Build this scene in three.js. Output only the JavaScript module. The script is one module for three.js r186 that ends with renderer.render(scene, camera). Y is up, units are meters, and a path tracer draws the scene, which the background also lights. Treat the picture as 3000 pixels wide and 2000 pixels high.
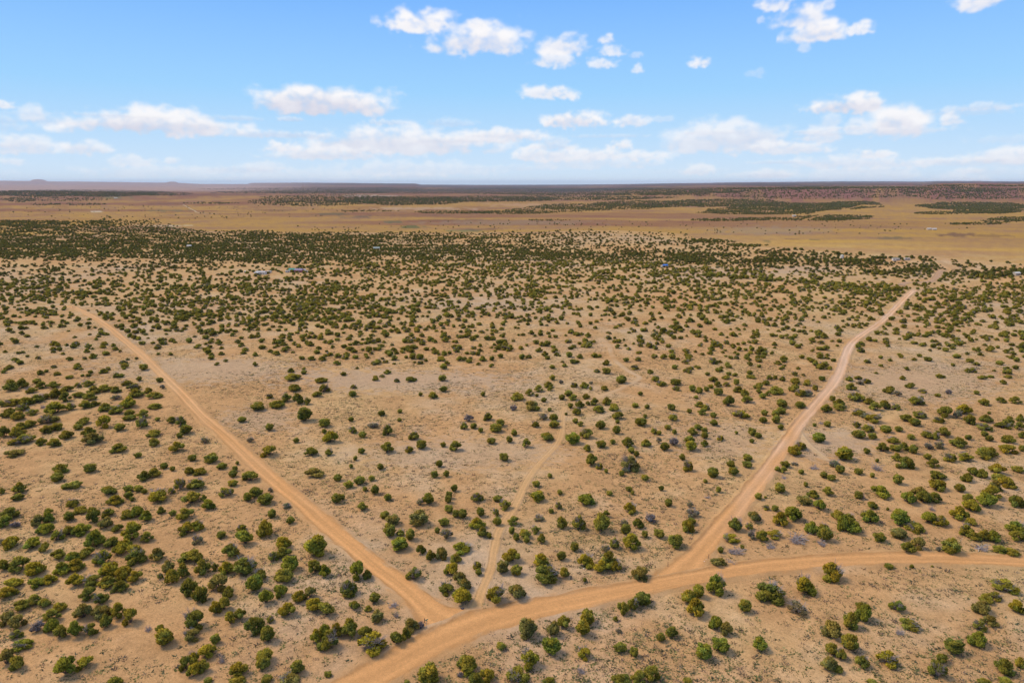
import * as THREE from 'three';
import { mergeGeometries } from 'three/addons/utils/BufferGeometryUtils.js';
import { ImprovedNoise } from 'three/addons/math/ImprovedNoise.js';

// ------------------------------------------------------------------ camera, sky, sun, air, exposure
const CAM_H = 100, TAN_PITCH = 0.231, PITCH = Math.atan(TAN_PITCH), F = 2000;          // F: focal length in pixels of the 3000 x 2000 photograph
const scene = new THREE.Scene();
const camera = new THREE.PerspectiveCamera(2 * Math.atan(1000 / F) * 180 / Math.PI, 1.5, 1, 120000);
camera.position.set(0, CAM_H, 0);
camera.rotation.set(-PITCH, 0, 0);
const renderer = new THREE.WebGLRenderer();
renderer.toneMapping = THREE.LinearToneMapping;
renderer.toneMappingExposure = 1;
renderer.shadowMap.enabled = true;

const sun = new THREE.DirectionalLight(new THREE.Color(1, 0.92, 0.78), 2.5);
const SUN_DIR = new THREE.Vector3(-0.66, 0.80, -0.26).normalize();
sun.position.copy(SUN_DIR).multiplyScalar(1500).add(new THREE.Vector3(0, 0, -500));
sun.target.position.set(0, 0, -500);
sun.castShadow = true;
sun.shadow.radius = 40;
sun.shadow.mapSize.set(4096, 4096);
Object.assign(sun.shadow.camera, { left: -900, right: 900, top: 900, bottom: -900, near: 1, far: 4000 });
scene.add(sun, sun.target);

scene.fog = new THREE.FogExp2(new THREE.Color(0.82, 0.88, 1.0), 0.000014);

// ------------------------------------------------------------------ small tools
const PN = new ImprovedNoise();
const { clamp, lerp, smoothstep } = THREE.MathUtils;
const ss = (x, a, b) => { const t = clamp((x - a) / (b - a), 0, 1); return t * t * (3 - 2 * t); };
const noise = (x, y, z = 0.37) => PN.noise(x, y, z);
function fbm(x, y, oct, z = 0.37) { let s = 0, a = 1, t = 0; for (let i = 0; i < oct; i++) { s += a * PN.noise(x, y, z + i * 7.13); t += a; a *= 0.5; x *= 2.03; y *= 2.03; } return s / t * 1.7; }
function fbm3(x, y, z, oct) { let s = 0, a = 1, t = 0; for (let i = 0; i < oct; i++) { s += a * PN.noise(x + i * 3.7, y, z); t += a; a *= 0.52; x *= 2.05; y *= 2.05; z *= 2.05; } return s / t * 1.7; }
function random(seed) { let a = seed >>> 0; return () => { a = (a + 0x6D2B79F5) | 0; let t = Math.imul(a ^ (a >>> 15), 1 | a); t = (t + Math.imul(t ^ (t >>> 7), 61 | t)) ^ t; return ((t ^ (t >>> 14)) >>> 0) / 4294967296; }; }
const CP = Math.cos(PITCH), SP = Math.sin(PITCH);
function ray(X, Y) { const a = (X - 1500) / F, b = (1000 - Y) / F; return [a, b * CP - SP, -CP - b * SP]; }       // through a point of the photograph
function project(x, y, z) { const dy = y - CAM_H, dep = -z * CP - dy * SP, up = dy * CP - z * SP; return [1500 + F * x / dep, 1000 - F * up / dep, dep]; }
const used = {};
function numbered(n) { const k = used[n] = (used[n] ?? -1) + 1; return k ? n + '_' + String(k).padStart(3, '0') : n; }
function tag(o, label, category, group, kind) { o.userData = { label, category }; if (group) o.userData.group = group; if (kind) o.userData.kind = kind; return o; }
function shadows(o) { o.traverse((m) => { if (m.isMesh) m.castShadow = m.receiveShadow = true; }); return o; }
const mat = (r, g, b) => new THREE.MeshLambertMaterial({ color: new THREE.Color().setRGB(r, g, b) });

// ------------------------------------------------------------------ the sky: air and clouds by direction
{
  const W = 4096, H = 2048, data = new Float32Array(W * H * 4);
  const low = [0.78, 0.89, 0.985], mid = [0.355, 0.665, 1.01], high = [0.180, 0.450, 1.01], top = [0.075, 0.25, 0.80];
  const rows = [];
  for (let r = 0; r < H; r++) {
    const el = ((r + 0.5) / H - 0.5) * 180, e = Math.max(el, 0);
    const c = [0, 1, 2].map((k) => e < 7 ? lerp(low[k], mid[k], Math.pow(e / 7, 0.72)) : e < 15 ? lerp(mid[k], high[k], (e - 7) / 8) : lerp(high[k], top[k], 1 - Math.exp(-(e - 15) / 28)));
    rows.push(c);
  }
  for (let r = 0; r < H; r++) for (let c = 0; c < W; c++) { const o = (r * W + c) * 4, k = rows[r]; data[o] = k[0]; data[o + 1] = k[1]; data[o + 2] = k[2]; data[o + 3] = 1; }
  const toAng = (X, Y) => { const d = ray(X, Y); return [Math.atan2(d[0], -d[2]) * 180 / Math.PI, Math.atan2(d[1], Math.hypot(d[0], d[2])) * 180 / Math.PI]; };
  // left, right, top, base, opacity, greyness of the base, where the peak lies
  const clouds = [[712, 1180, 240, 336, 1, 0.6, 0.4], [145, 725, 314, 394, 1, 0.55, 0.55], [40, 150, 308, 354, 0.6, 0.3, 0.7], [-40, 50, 290, 318, 0.8, 0.2, 0.4], [880, 1530, 366, 450, 0.92, 0.5, 0.3], [-30, 190, 386, 452, 0.75, 0.4, 0.4], [170, 340, 408, 452, 0.75, 0.4, 0.35],
    [765, 885, 410, 444, 0.9, 0.2, 0.5], [800, 1215, 426, 468, 0.75, 0.4, 0.3], [300, 470, 453, 487, 0.6, 0.2, 0.5], [480, 535, 458, 480, 0.6, 0.2, 0.4], [-20, 95, 460, 482, 0.6, 0.2, 0.4], [690, 855, 468, 502, 0.5, 0.2, 0.6],
    [1112, 1370, 28, 96, 1, 0.15, 0.45], [1232, 1545, 62, 160, 1, 0.3, 0.6], [1362, 1425, 46, 88, 0.85, 0.1, 0.5], [1570, 1750, 84, 162, 0.9, 0.18, 0.4], [1555, 1710, 142, 194, 0.8, 0.2, 0.4], [1742, 1808, 90, 126, 0.75, 0.1, 0.6], [1748, 1835, 128, 163, 0.8, 0.1, 0.5],
    [1722, 1812, 166, 202, 0.75, 0.15, 0.4], [1848, 1888, 188, 212, 0.65, 0.1, 0.5], [1838, 1892, 152, 169, 0.35, 0.1, 0.5], [1526, 1700, 244, 290, 0.88, 0.25, 0.4], [1583, 1805, 322, 374, 1, 0.4, 0.3], [1800, 1910, 330, 370, 0.75, 0.3, 0.4], [1900, 1990, 338, 356, 0.3, 0.2, 0.4],
    [1300, 1612, 370, 416, 0.85, 0.35, 0.55], [1776, 1854, 408, 438, 0.92, 0.2, 0.6], [1495, 2000, 426, 474, 0.85, 0.35, 0.12], [1905, 2340, 344, 442, 0.78, 0.5, 0.62], [2150, 2455, 406, 452, 0.8, 0.35, 0.5], [2300, 2480, 366, 418, 0.7, 0.3, 0.75],
    [2332, 2605, 274, 332, 1, 0.5, 0.78], [2535, 2740, 300, 402, 1, 0.45, 0.4], [2392, 2472, 328, 372, 0.42, 0.2, 0.5], [2470, 2580, 342, 394, 0.6, 0.35, 0.3], [2746, 2836, 323, 368, 0.8, 0.25, 0.45],
    [2200, 2355, -22, 32, 0.85, 0.1, 0.4], [2256, 2435, 6, 84, 0.92, 0.18, 0.65], [2292, 2480, 48, 126, 1, 0.28, 0.6], [2472, 2576, 60, 101, 0.88, 0.1, 0.35], [2332, 2378, 112, 152, 0.4, 0.1, 0.5], [2406, 2455, -12, 30, 0.6, 0.1, 0.5], [2218, 2244, 46, 68, 0.4, 0.1, 0.5], [2785, 2965, -45, 28, 0.92, 0.25, 0.55],
    [2018, 2094, 162, 197, 0.88, 0.15, 0.72], [2183, 2247, 196, 226, 0.25, 0.1, 0.5], [2805, 3060, 426, 480, 0.85, 0.35, 0.7], [2285, 2760, 452, 494, 0.68, 0.35, 0.4], [2476, 2625, 434, 463, 0.88, 0.2, 0.5], [1990, 2108, 483, 514, 0.72, 0.25, 0.5],
    [2195, 2335, 487, 522, 0.62, 0.25, 0.6], [2330, 2730, 485, 528, 0.52, 0.35, 0.5], [2715, 2900, 502, 545, 0.55, 0.2, 0.4], [2836, 2935, 515, 545, 0.55, 0.1, 0.4], [2790, 2895, 488, 507, 0.6, 0.2, 0.5], [950, 1500, 468, 514, 0.5, 0.3, 0.4], [1490, 2010, 452, 494, 0.5, 0.35, 0.4], [180, 700, 480, 520, 0.45, 0.3, 0.4], [560, 1150, 492, 532, 0.42, 0.3, 0.5]]
    .map(([X0, X1, Yt, Yb, a, g, k]) => { const m = (X0 + X1) / 2, [a0] = toAng(X0, Yb), [a1] = toAng(X1, Yb), [, et] = toAng(m, Yt), [, eb] = toAng(m, Yb); return [a0, a1, et, eb, a, g, k]; });
  const rnd = random(77);
  for (let i = 0; i < 170; i++) {                                        // the same kind of fair-weather cloud goes on round the rest of the sky
    const az = -180 + 360 * rnd(), eb = 0.5 + 62 * Math.pow(rnd(), 1.7), w = (4 + 11 * rnd()) * (1 + eb / 50), h = w * (0.14 + 0.09 * rnd()) * (1 + eb / 40);
    if (Math.abs(az) < 43 + w / 2 && eb < 15.5) continue;
    const c = 1 / Math.max(0.3, Math.cos(eb * Math.PI / 180));
    clouds.push([az - w * c / 2, az + w * c / 2, eb + h, eb, 0.6 + 0.4 * rnd(), 0.2 + 0.35 * rnd(), 0.3 + 0.4 * rnd()]);
  }
  for (let i = 0; i < 190; i++) {                                        // thin far layers low over the horizon
    const az = -180 + 360 * rnd(), eb = 0.25 + 4.6 * Math.pow(rnd(), 1.3), w = 2.5 + 7 * rnd(), h = 0.28 + 0.5 * rnd();
    clouds.push([az - w / 2, az + w / 2, eb + h, eb, 0.15 + 0.33 * rnd(), 0.35 + 0.4 * rnd(), 0.25 + 0.5 * rnd()]);
  }
  for (const [a0, a1, et, eb, op, grey, peak] of clouds) {
    const padA = (a1 - a0) * 0.12, h = et - eb, r0 = Math.floor(((eb - h * 0.5) / 180 + 0.5) * H), r1 = Math.ceil(((et + h * 0.45) / 180 + 0.5) * H);
    for (let r = Math.max(H / 2, r0); r <= Math.min(H - 1, r1); r++) {
      const el = ((r + 0.5) / H - 0.5) * 180, haze = Math.exp(-Math.max(0, el) / 3.0) * 0.30;
      const c0 = Math.floor((a0 - padA + 90) / 360 * W), c1 = Math.ceil((a1 + padA + 90) / 360 * W);
      for (let ci = c0; ci <= c1; ci++) {
        const az = ci / W * 360 - 90 + 0.5 * 360 / W;      // az 0 is the way the camera looks
        const q0 = (az - a0) / (a1 - a0);
        if (q0 < -0.1 || q0 > 1.1) continue;
        const lx = (az - a0) / h, ly = (el - eb) / h, n1 = fbm3(lx * 0.75 + a0 * 3.1, ly * 1.25, eb, 5), n2 = fbm3(lx * 2.3 + a0, ly * 3.2, eb + 5, 4);
        let t = (az - a0) / (a1 - a0);
        if (t < -0.1 || t > 1.1) continue;
        t = t < peak ? 0.5 * t / peak : 0.5 + 0.5 * (t - peak) / (1 - peak);
        const v = ly + 0.10 * n2, q = Math.abs(2 * t - 1), s = v < 0.3 ? Math.pow(Math.abs(0.3 - v) / 0.34, 1.3) : (v - 0.3) / 0.70, env = Math.sqrt(Math.max(0, 1 - q * q));
        let d = 1 - Math.sqrt(q * q * 0.95 + s * s) + 0.55 * n1 + 0.24 * n2 + 0.03;
        d = ss(d, -0.04, 0.58 + 0.3 * q);
        if (d <= 0.003) continue;
        const a = op * d * (2 - d) * clamp(0.92 + 0.5 * n2 + 0.3 * n1, 0.5, 1), sh = clamp(grey * (ss(0.72 * env + 0.1 - v, -0.05, 0.55) * 0.95 - 0.5 * n1 - 0.2 * n2) * 1.25, 0, 1);
        const ci2 = ((ci % W) + W) % W, o = (r * W + ci2) * 4;
        const cc = [lerp(0.985, 0.60, sh), lerp(0.970, 0.60, sh), lerp(0.985, 0.74, sh)];
        for (let k = 0; k < 3; k++) { const cl = lerp(cc[k], low[k] * 1.05, haze); data[o + k] = lerp(data[o + k], cl, a * (1 - haze * 0.35)); }
      }
    }
  }
  const sky = new THREE.DataTexture(data, W, H, THREE.RGBAFormat, THREE.FloatType);
  sky.mapping = THREE.EquirectangularReflectionMapping;
  sky.magFilter = THREE.LinearFilter;
  sky.needsUpdate = true;
  scene.background = scene.environment = sky;
}

// ------------------------------------------------------------------ the lie of the land
function along(u, table) { for (let i = 1; i < table.length; i++) if (u <= table[i][0]) { const [a, b] = [table[i - 1], table[i]]; return lerp(a[1], b[1], ss(u, a[0], b[0])); } return table[table.length - 1][1]; }
const U = (X) => (X - 1500) * CP / F;                                    // compass direction (as x per metre ahead) of a column of the photograph
const EDGE = [[U(-600), 2050], [U(0), 1930], [U(250), 1900], [U(420), 1800], [U(570), 1500], [U(1000), 1430], [U(1500), 1450], [U(1950), 1360], [U(2080), 1230], [U(2300), 1010], [U(2500), 935], [U(2700), 870], [U(3000), 790], [U(3600), 700]];
const SKYLINE = [[U(-600), 262], [U(-200), 250], [U(0), 240], [U(200), 205], [U(500), 150], [U(600), 80], [U(720), 75], [U(740), 140], [U(900), 150], [U(1215), 110], [U(1235), 30], [U(1400), 12], [U(1800), 35], [U(2150), 72], [U(2500), 110], [U(3000), 78], [U(3700), 80]];
const RIDGE = [[U(1650), 0], [U(2000), 66], [U(2200), 94], [U(2690), 101], [U(2775), 136], [U(3000), 134], [U(3700), 124]];
const gauss = (d, s) => Math.exp(-d * d / (2 * s * s));
function height(x, z) {
  const D = -z, r = Math.hypot(x, z), u = D > 1 ? clamp(x / D, -1.6, 1.6) : (x > 0 ? 1.6 : -1.6);
  const front = D > 0 ? ss(D / (r + 1), 0.15, 0.5) : 0;
  let h = 1.1 * noise(x / 140, z / 140) + 0.35 * noise(x / 38, z / 38, 4.2) + 2.6 * ss(r, 250, 700) * noise(x / 330, z / 330, 9.1);
  h -= 1.1 * noise(0, 0) * gauss(r, 60);
  if (front > 0) {
    const win = ss(u, 0.1, 0.24) * front, c = lerp(830, 650, clamp((u - 0.24) / 0.32, -0.4, 1.6)), t = D - c;
    h += win * (5 * gauss(t, 42) - 8.5 * gauss(t - 105, 50) + 8 * gauss(t - 235, 75));
    h += front * (11 * gauss(u - 0.135, 0.085) * gauss(D - 1290, 130) + 9 * gauss(u + 0.62, 0.14) * gauss(D - 1800, 160) - 4 * gauss(D - 1120, 120) * ss(-u, -0.15, 0.1));
    const E = along(u, EDGE) * (1 + 0.035 * noise(u * 14, 3.3)), down = ss(D, E, E + 330);
    h = lerp(h, -35 + 1.5 * noise(x / 600, z / 600, 2.2), down * front);
    if (down > 0) {
      const wob = fbm(x / 900, z / 900, 4, 5.5);
      h += front * 62 * gauss(u + 0.66, 0.16) * ss(D, 5800, 7600) * (1 - ss(D, 8600, 11000)) * (0.8 + 0.3 * wob);
      h += front * 24 * gauss(u + 0.235, 0.12) * gauss(D - 6000, 900) * (1 + 0.3 * wob);
      const rise = ss(D + 520 * fbm(x / 600, z / 600, 4, 8.8), 5350, 6950);
      h += front * rise * along(u, RIDGE) * (1 + 0.07 * wob);
      const sky = along(u, SKYLINE), far = Math.pow(ss(D, 12500, 36500), 0.9);
      const gentle = ss(D, 9000, 33000), step = ss(D + 900 * fbm(u * 40, D / 4000, 3, 1.5), 31000, 34500), share = u < -0.3 ? 0.55 : 0.35;
      h += front * ((sky + 35) * (gentle * (1 - share) + step * share) + far * 6 * wob);
      h += front * gauss(u - U(113), 0.0105) * ss(D, 33800, 34100) * 95 * (1 - ss(Math.abs(u - U(113)), 0.009, 0.0125));
      h += front * ss(u, U(485), U(498)) * (1 - ss(u, U(514), U(519))) * ss(D, 33500, 33900) * 48;
    }
  }
  return h;
}
// the ground sheet: rings and spokes round the viewpoint's foot, finer where the land recedes
const AZ = [], RR = [];
for (let i = 0; i <= 840; i++) AZ.push((-46 + 92 * i / 840) * Math.PI / 180);
for (let i = 1; i < 90; i++) AZ.push((46 + 268 * i / 90) * Math.PI / 180);
RR.push(2); for (let i = 1; i < 26; i++) RR.push(2 * Math.pow(47, i / 26));
for (let i = 0; i <= 760; i++) { const Y = lerp(2170, 545.2, i / 760), d = ray(1500, Y); RR.push(CAM_H * -d[2] / -d[1]); }
{ const from = RR[RR.length - 1]; for (let i = 1; i <= 46; i++) RR.push(from * Math.pow(62000 / from, i / 46)); }
const NA = AZ.length, NR = RR.length, HT = new Float32Array(NA * NR);
for (let j = 0; j < NR; j++) for (let i = 0; i < NA; i++) HT[j * NA + i] = height(Math.sin(AZ[i]) * RR[j], -Math.cos(AZ[i]) * RR[j]);
function cell(az) { const f = clamp((az * 180 / Math.PI + 46) / 92 * 840, 0, 839.999), i = Math.floor(f); return [i, f - i]; }
const htAt = (j, i, f) => HT[j * NA + i] * (1 - f) + HT[j * NA + i + 1] * f;
function groundAt(x, z) {
  const [i, f] = cell(Math.atan2(x, -z)), r = Math.hypot(x, z);
  let a = 0, b = NR - 1; while (b - a > 1) { const m = (a + b) >> 1; if (RR[m] <= r) a = m; else b = m; }
  return lerp(htAt(a, i, f), htAt(b, i, f), clamp((r - RR[a]) / (RR[b] - RR[a]), 0, 1));
}
function onGround(X, Y, lift = 0) {                                      // where the sight line through a point of the photograph meets the land
  const d = ray(X, Y), hor = Math.hypot(d[0], d[2]), slope = d[1] / hor, [i, f] = cell(Math.atan2(d[0], -d[2]));
  let prev = 1;
  for (let j = 20; j < NR; j++) {
    const gap = CAM_H + RR[j] * slope - htAt(j, i, f) - lift;
    if (gap <= 0) { const r = lerp(RR[j - 1], RR[j], prev / (prev - gap)), x = d[0] / hor * r, z = d[2] / hor * r; return { x, z, y: groundAt(x, z), r, depth: project(x, CAM_H + r * slope, z)[2] }; }
    prev = gap;
  }
  return null;
}

// ------------------------------------------------------------------ ground colour: soil, dry grass, washes (linear base colours)
const SOIL = [0.600, 0.312, 0.118], STRAW = [0.615, 0.370, 0.146], DUST = [0.550, 0.358, 0.200], VALLEY = [0.460, 0.246, 0.072], ROSE = [0.300, 0.135, 0.066], PLUM = [0.170, 0.088, 0.060];
// washes, bare scalds and green flats in the valley: x, y, half width, half height in the photograph, colour, strength
const MARKS = [[2800, 687, 62, 6, PLUM, 0.75], [2905, 690, 60, 5, PLUM, 0.5], [2620, 697, 60, 4, [0.14, 0.12, 0.06], 0.6], [2390, 701, 22, 2.5, [0.12, 0.12, 0.05], 0.6], [2320, 701, 25, 2, PLUM, 0.4], [2250, 707, 14, 3, [0.14, 0.14, 0.06], 0.5], [2560, 664, 90, 7, PLUM, 0.2], [2250, 675, 190, 12, [0.36, 0.24, 0.13], 0.55],
  [1205, 665, 42, 4.5, [0.10, 0.13, 0.05], 0.75], [1155, 651, 34, 4, [0.13, 0.14, 0.07], 0.7], [1360, 676, 66, 4, [0.17, 0.19, 0.08], 0.7], [1050, 635, 46, 4, [0.16, 0.12, 0.08], 0.65], [1400, 672, 100, 3, PLUM, 0.6], [1330, 645, 150, 3, PLUM, 0.5], [1200, 632, 180, 3, PLUM, 0.35], [1500, 652, 260, 8, [0.33, 0.24, 0.14], 0.4], [1560, 682, 90, 3, PLUM, 0.4],
  [970, 627, 60, 3.5, [0.12, 0.12, 0.06], 0.6], [800, 617, 80, 3, PLUM, 0.5], [690, 609, 60, 2, PLUM, 0.4], [500, 596, 90, 2, PLUM, 0.5], [490, 617, 70, 3, [0.16, 0.16, 0.07], 0.55], [440, 582, 120, 5, ROSE, 0.6], [620, 570, 160, 4, PLUM, 0.4], [250, 622, 30, 1.4, [0.75, 0.62, 0.40], 0.8], [285, 620, 22, 1.4, [0.75, 0.62, 0.40], 0.7], [480, 661, 75, 2.5, [0.66, 0.50, 0.28], 0.6],
  [345, 580, 40, 3, [0.13, 0.16, 0.06], 0.6], [1230, 611, 160, 4, [0.56, 0.36, 0.20], 0.6], [1560, 600, 130, 5, [0.52, 0.30, 0.145], 0.6], [1060, 574, 90, 3, [0.55, 0.38, 0.26], 0.7], [2360, 820, 170, 9, STRAW, 0.7], [2350, 790, 120, 12, DUST, 0.7], [1960, 765, 60, 7, [0.53, 0.34, 0.13], 0.8], [2860, 562, 260, 26, [0.27, 0.110, 0.066], 0.95], [2350, 567, 330, 20, [0.29, 0.118, 0.076], 0.95], [2620, 577, 40, 6, PLUM, 0.4], [2230, 580, 90, 5, PLUM, 0.3],
  [600, 1085, 340, 40, DUST, 0.6], [1180, 1115, 360, 36, DUST, 0.65], [2700, 1120, 280, 70, DUST, 0.5], [2420, 1300, 150, 50, DUST, 0.6], [1350, 1330, 320, 50, DUST, 0.45], [760, 1230, 120, 40, DUST, 0.5], [2100, 1290, 160, 60, DUST, 0.4]];
function groundColor(x, y, z, out) {
  const r = Math.hypot(x, z), [X, Y] = z < -5 ? project(x, y, z) : [1500, 3000];
  const a = fbm(x / 55, z / 55, 4, 11.1), b = fbm(x / 17, z / 17, 3, 21.7), w = fbm(x / 210, z / 210, 3, 31.3);
  let s = clamp(0.20 - 0.3 * (1 - ss(r, 125, 190)) + 0.8 * a + 0.4 * b + 0.25 * w + 0.25 * ss(r, 230, 600), 0, 1), d = clamp(-0.05 + 0.9 * w + 0.55 * b + 0.25 * ss(r, 170, 330) * (1 - ss(r, 420, 700)), 0, 1);
  const v = 1 + 0.13 * b + 0.14 * noise(x / 5, z / 5, 1.9);
  let c0 = lerp(lerp(SOIL[0], STRAW[0], s), DUST[0], d) * v, c1 = lerp(lerp(SOIL[1], STRAW[1], s), DUST[1], d) * v, c2 = lerp(lerp(SOIL[2], STRAW[2], s), DUST[2], d) * v;
  if (r > 700) {
    const k = ss(r, 900, 2200), streak = fbm(x / 520, z / 150, 5, 14.9), band = fbm(x / 2400, z / 480, 3, 33.3), fl = 1 + 0.40 * streak + 0.12 * b;
    c0 = lerp(c0, VALLEY[0] * fl, k); c1 = lerp(c1, VALLEY[1] * fl * (1 + 0.06 * streak), k); c2 = lerp(c2, VALLEY[2] * (2 - fl), k);
    const q = clamp(ss(r, 3800, 9500) * (0.75 + 0.8 * fbm(x / 1500, z / 1100, 3, 6.6)) + (0.7 * ss(streak, 0.05, 0.5) + 0.75 * ss(band, 0.0, 0.45)) * ss(r, 1600, 2600) * (1 - 0.55 * ss(x / -z, 0.25, 0.5)), 0, 1);
    c0 = lerp(c0, ROSE[0], q); c1 = lerp(c1, ROSE[1], q); c2 = lerp(c2, ROSE[2], q);
    const wood = ss(r, 9000, 13000) * clamp(0.75 + 1.2 * fbm(x / 2600, z / 1100, 4, 17.2), 0, 1) * 0.85 * (0.12 + 0.88 * ss(x / -z, -0.42, -0.16)), pink = ss(r, 11000, 17000) * (1 - ss(x / -z, -0.42, -0.16)) * 0.8;
    c0 = lerp(c0, 0.56, pink); c1 = lerp(c1, 0.36, pink); c2 = lerp(c2, 0.25, pink);      // far-off juniper cover, past telling apart
    c0 = lerp(c0, 0.075, wood); c1 = lerp(c1, 0.066, wood); c2 = lerp(c2, 0.045, wood);
  }
  for (const [mx, my, mw, mh, mc, st] of MARKS) {
    const dx = (X - mx) / mw, dy = (Y - my) / mh;
    if (Math.abs(dx) > 1.4 || Math.abs(dy) > 1.4) continue;
    const m = st * ss(1.15 - Math.sqrt(dx * dx + dy * dy) + 0.75 * fbm(X / 26, Y / 4.5, 3, 2.8), 0, 0.55);
    c0 = lerp(c0, mc[0], m); c1 = lerp(c1, mc[1], m); c2 = lerp(c2, mc[2], m);
  }
  out[0] = c0; out[1] = c1; out[2] = c2; return out;
}
// fine soil: grit, pale stones, dead grass flecks; brightness only
function soilTexture(seed, flecks, contrast) {
  const N = 1024, px = new Float32Array(N * N), rnd = random(seed);
  const lattice = (n) => { const g = new Float32Array(n * n); for (let i = 0; i < g.length; i++) g[i] = rnd() * 2 - 1; return g; };
  for (const [n, amp] of [[32, 0.25], [96, 0.35], [256, 0.5], [512, 0.5]]) {
    const g = lattice(n);
    for (let y = 0; y < N; y++) for (let x = 0; x < N; x++) {
      const fx = x / N * n, fy = y / N * n, ix = Math.floor(fx), iy = Math.floor(fy), tx = ss(fx - ix, 0, 1), ty = ss(fy - iy, 0, 1), at = (a, b) => g[(b % n) * n + (a % n)];
      px[y * N + x] += amp * lerp(lerp(at(ix, iy), at(ix + 1, iy), tx), lerp(at(ix, iy + 1), at(ix + 1, iy + 1), tx), ty);
    }
  }
  for (let k = 0; k < flecks; k++) {
    const cx = rnd() * N, cy = rnd() * N, rad = 1 + 2.6 * rnd(), v = rnd() < 0.45 ? 0.9 : -1.5 * rnd();
    for (let dy = -4; dy <= 4; dy++) for (let dx = -4; dx <= 4; dx++) { const d = Math.hypot(dx, dy * 1.3) / rad; if (d < 1) px[((Math.floor(cy + dy) + N) % N) * N + (Math.floor(cx + dx) + N) % N] += v * (1 - d); }
  }
  const bytes = new Uint8Array(N * N * 4);
  for (let i = 0; i < N * N; i++) { const v = clamp(0.80 + contrast * px[i], 0.25, 1) ; for (let k = 0; k < 3; k++) bytes[i * 4 + k] = Math.round(255 * Math.pow(v, 1 / 2.2)); bytes[i * 4 + 3] = 255; }
  const t = new THREE.DataTexture(bytes, N, N);
  t.colorSpace = THREE.SRGBColorSpace; t.wrapS = t.wrapT = THREE.RepeatWrapping; t.magFilter = THREE.LinearFilter; t.needsUpdate = true;
  return t;
}
const GAIN = 1.22;                                                       // the soil map averages 0.8
const groundMat = new THREE.MeshLambertMaterial({ vertexColors: true, map: soilTexture(5, 9000, 0.24) });
groundMat.bumpMap = groundMat.map; groundMat.bumpScale = 0.05;
const roadMat = new THREE.MeshLambertMaterial({ vertexColors: true, map: soilTexture(8, 3000, 0.16) });
const TILE = 47;
{
  const pos = new Float32Array(NA * NR * 3), col = new Float32Array(NA * NR * 3), uv = new Float32Array(NA * NR * 2), idx = new Uint32Array((NA) * (NR - 1) * 6), c = [0, 0, 0];
  let k = 0;
  for (let j = 0; j < NR; j++) for (let i = 0; i < NA; i++) {
    const n = j * NA + i, x = Math.sin(AZ[i]) * RR[j], z = -Math.cos(AZ[i]) * RR[j];
    pos.set([x, HT[n], z], n * 3); uv.set([x / TILE, z / TILE], n * 2);
    groundColor(x, HT[n], z, c); col.set([c[0] * GAIN, c[1] * GAIN, c[2] * GAIN], n * 3);
  }
  for (let j = 0; j < NR - 1; j++) for (let i = 0; i < NA; i++) { const a = j * NA + i, b = j * NA + (i + 1) % NA; idx.set([a, b, a + NA, b, b + NA, a + NA], k); k += 6; }
  const g = new THREE.BufferGeometry();
  g.setAttribute('position', new THREE.BufferAttribute(pos, 3)); g.setAttribute('color', new THREE.BufferAttribute(col, 3)); g.setAttribute('uv', new THREE.BufferAttribute(uv, 2));
  g.setIndex(new THREE.BufferAttribute(idx, 1)); g.computeVertexNormals();
  const m = new THREE.Mesh(g, groundMat); m.name = 'ground'; m.receiveShadow = true;
  scene.add(tag(m, 'sandy tan high desert plain with dry grass, reaching to the far mesas', 'ground', null, 'structure'));
}

// ------------------------------------------------------------------ roads
const toWorld = (pts) => pts.map(([X, Y]) => onGround(X, Y)).filter(Boolean);
const LEFT = [[150, 897], [200, 898], [239, 912], [299, 946], [363, 997], [419, 1044], [470, 1095], [532, 1155], [595, 1223], [651, 1270], [723, 1338], [808, 1415], [893, 1483], [949, 1534], [1000, 1576], [1043, 1610], [1106, 1666], [1170, 1712], [1232, 1764], [1290, 1812], [1372, 1838]];
const MAIN = [[905, 2070], [985, 2030], [1064, 1994], [1130, 1960], [1206, 1916], [1298, 1868], [1385, 1832], [1470, 1807], [1560, 1785], [1650, 1768], [1765, 1745], [1880, 1722], [2000, 1699], [2085, 1684], [2170, 1670], [2298, 1654], [2425, 1644], [2553, 1638], [2680, 1635], [2808, 1637], [3000, 1646], [3250, 1662]];
const RIGHT = [[1955, 1712], [2000, 1672], [2055, 1612], [2106, 1551], [2170, 1478], [2238, 1393], [2298, 1308], [2340, 1245], [2395, 1181], [2442, 1125], [2461, 1092], [2476, 1048], [2493, 1010], [2528, 980], [2568, 954], [2598, 929], [2632, 894], [2658, 867], [2682, 850]];
const TRACK = [[1378, 1832], [1390, 1790], [1417, 1717], [1438, 1666], [1447, 1610], [1464, 1551], [1493, 1508], [1519, 1461], [1536, 1423], [1561, 1381], [1595, 1342], [1630, 1304], [1645, 1266], [1649, 1223], [1655, 1194]];
const roadLines = [];
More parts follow.
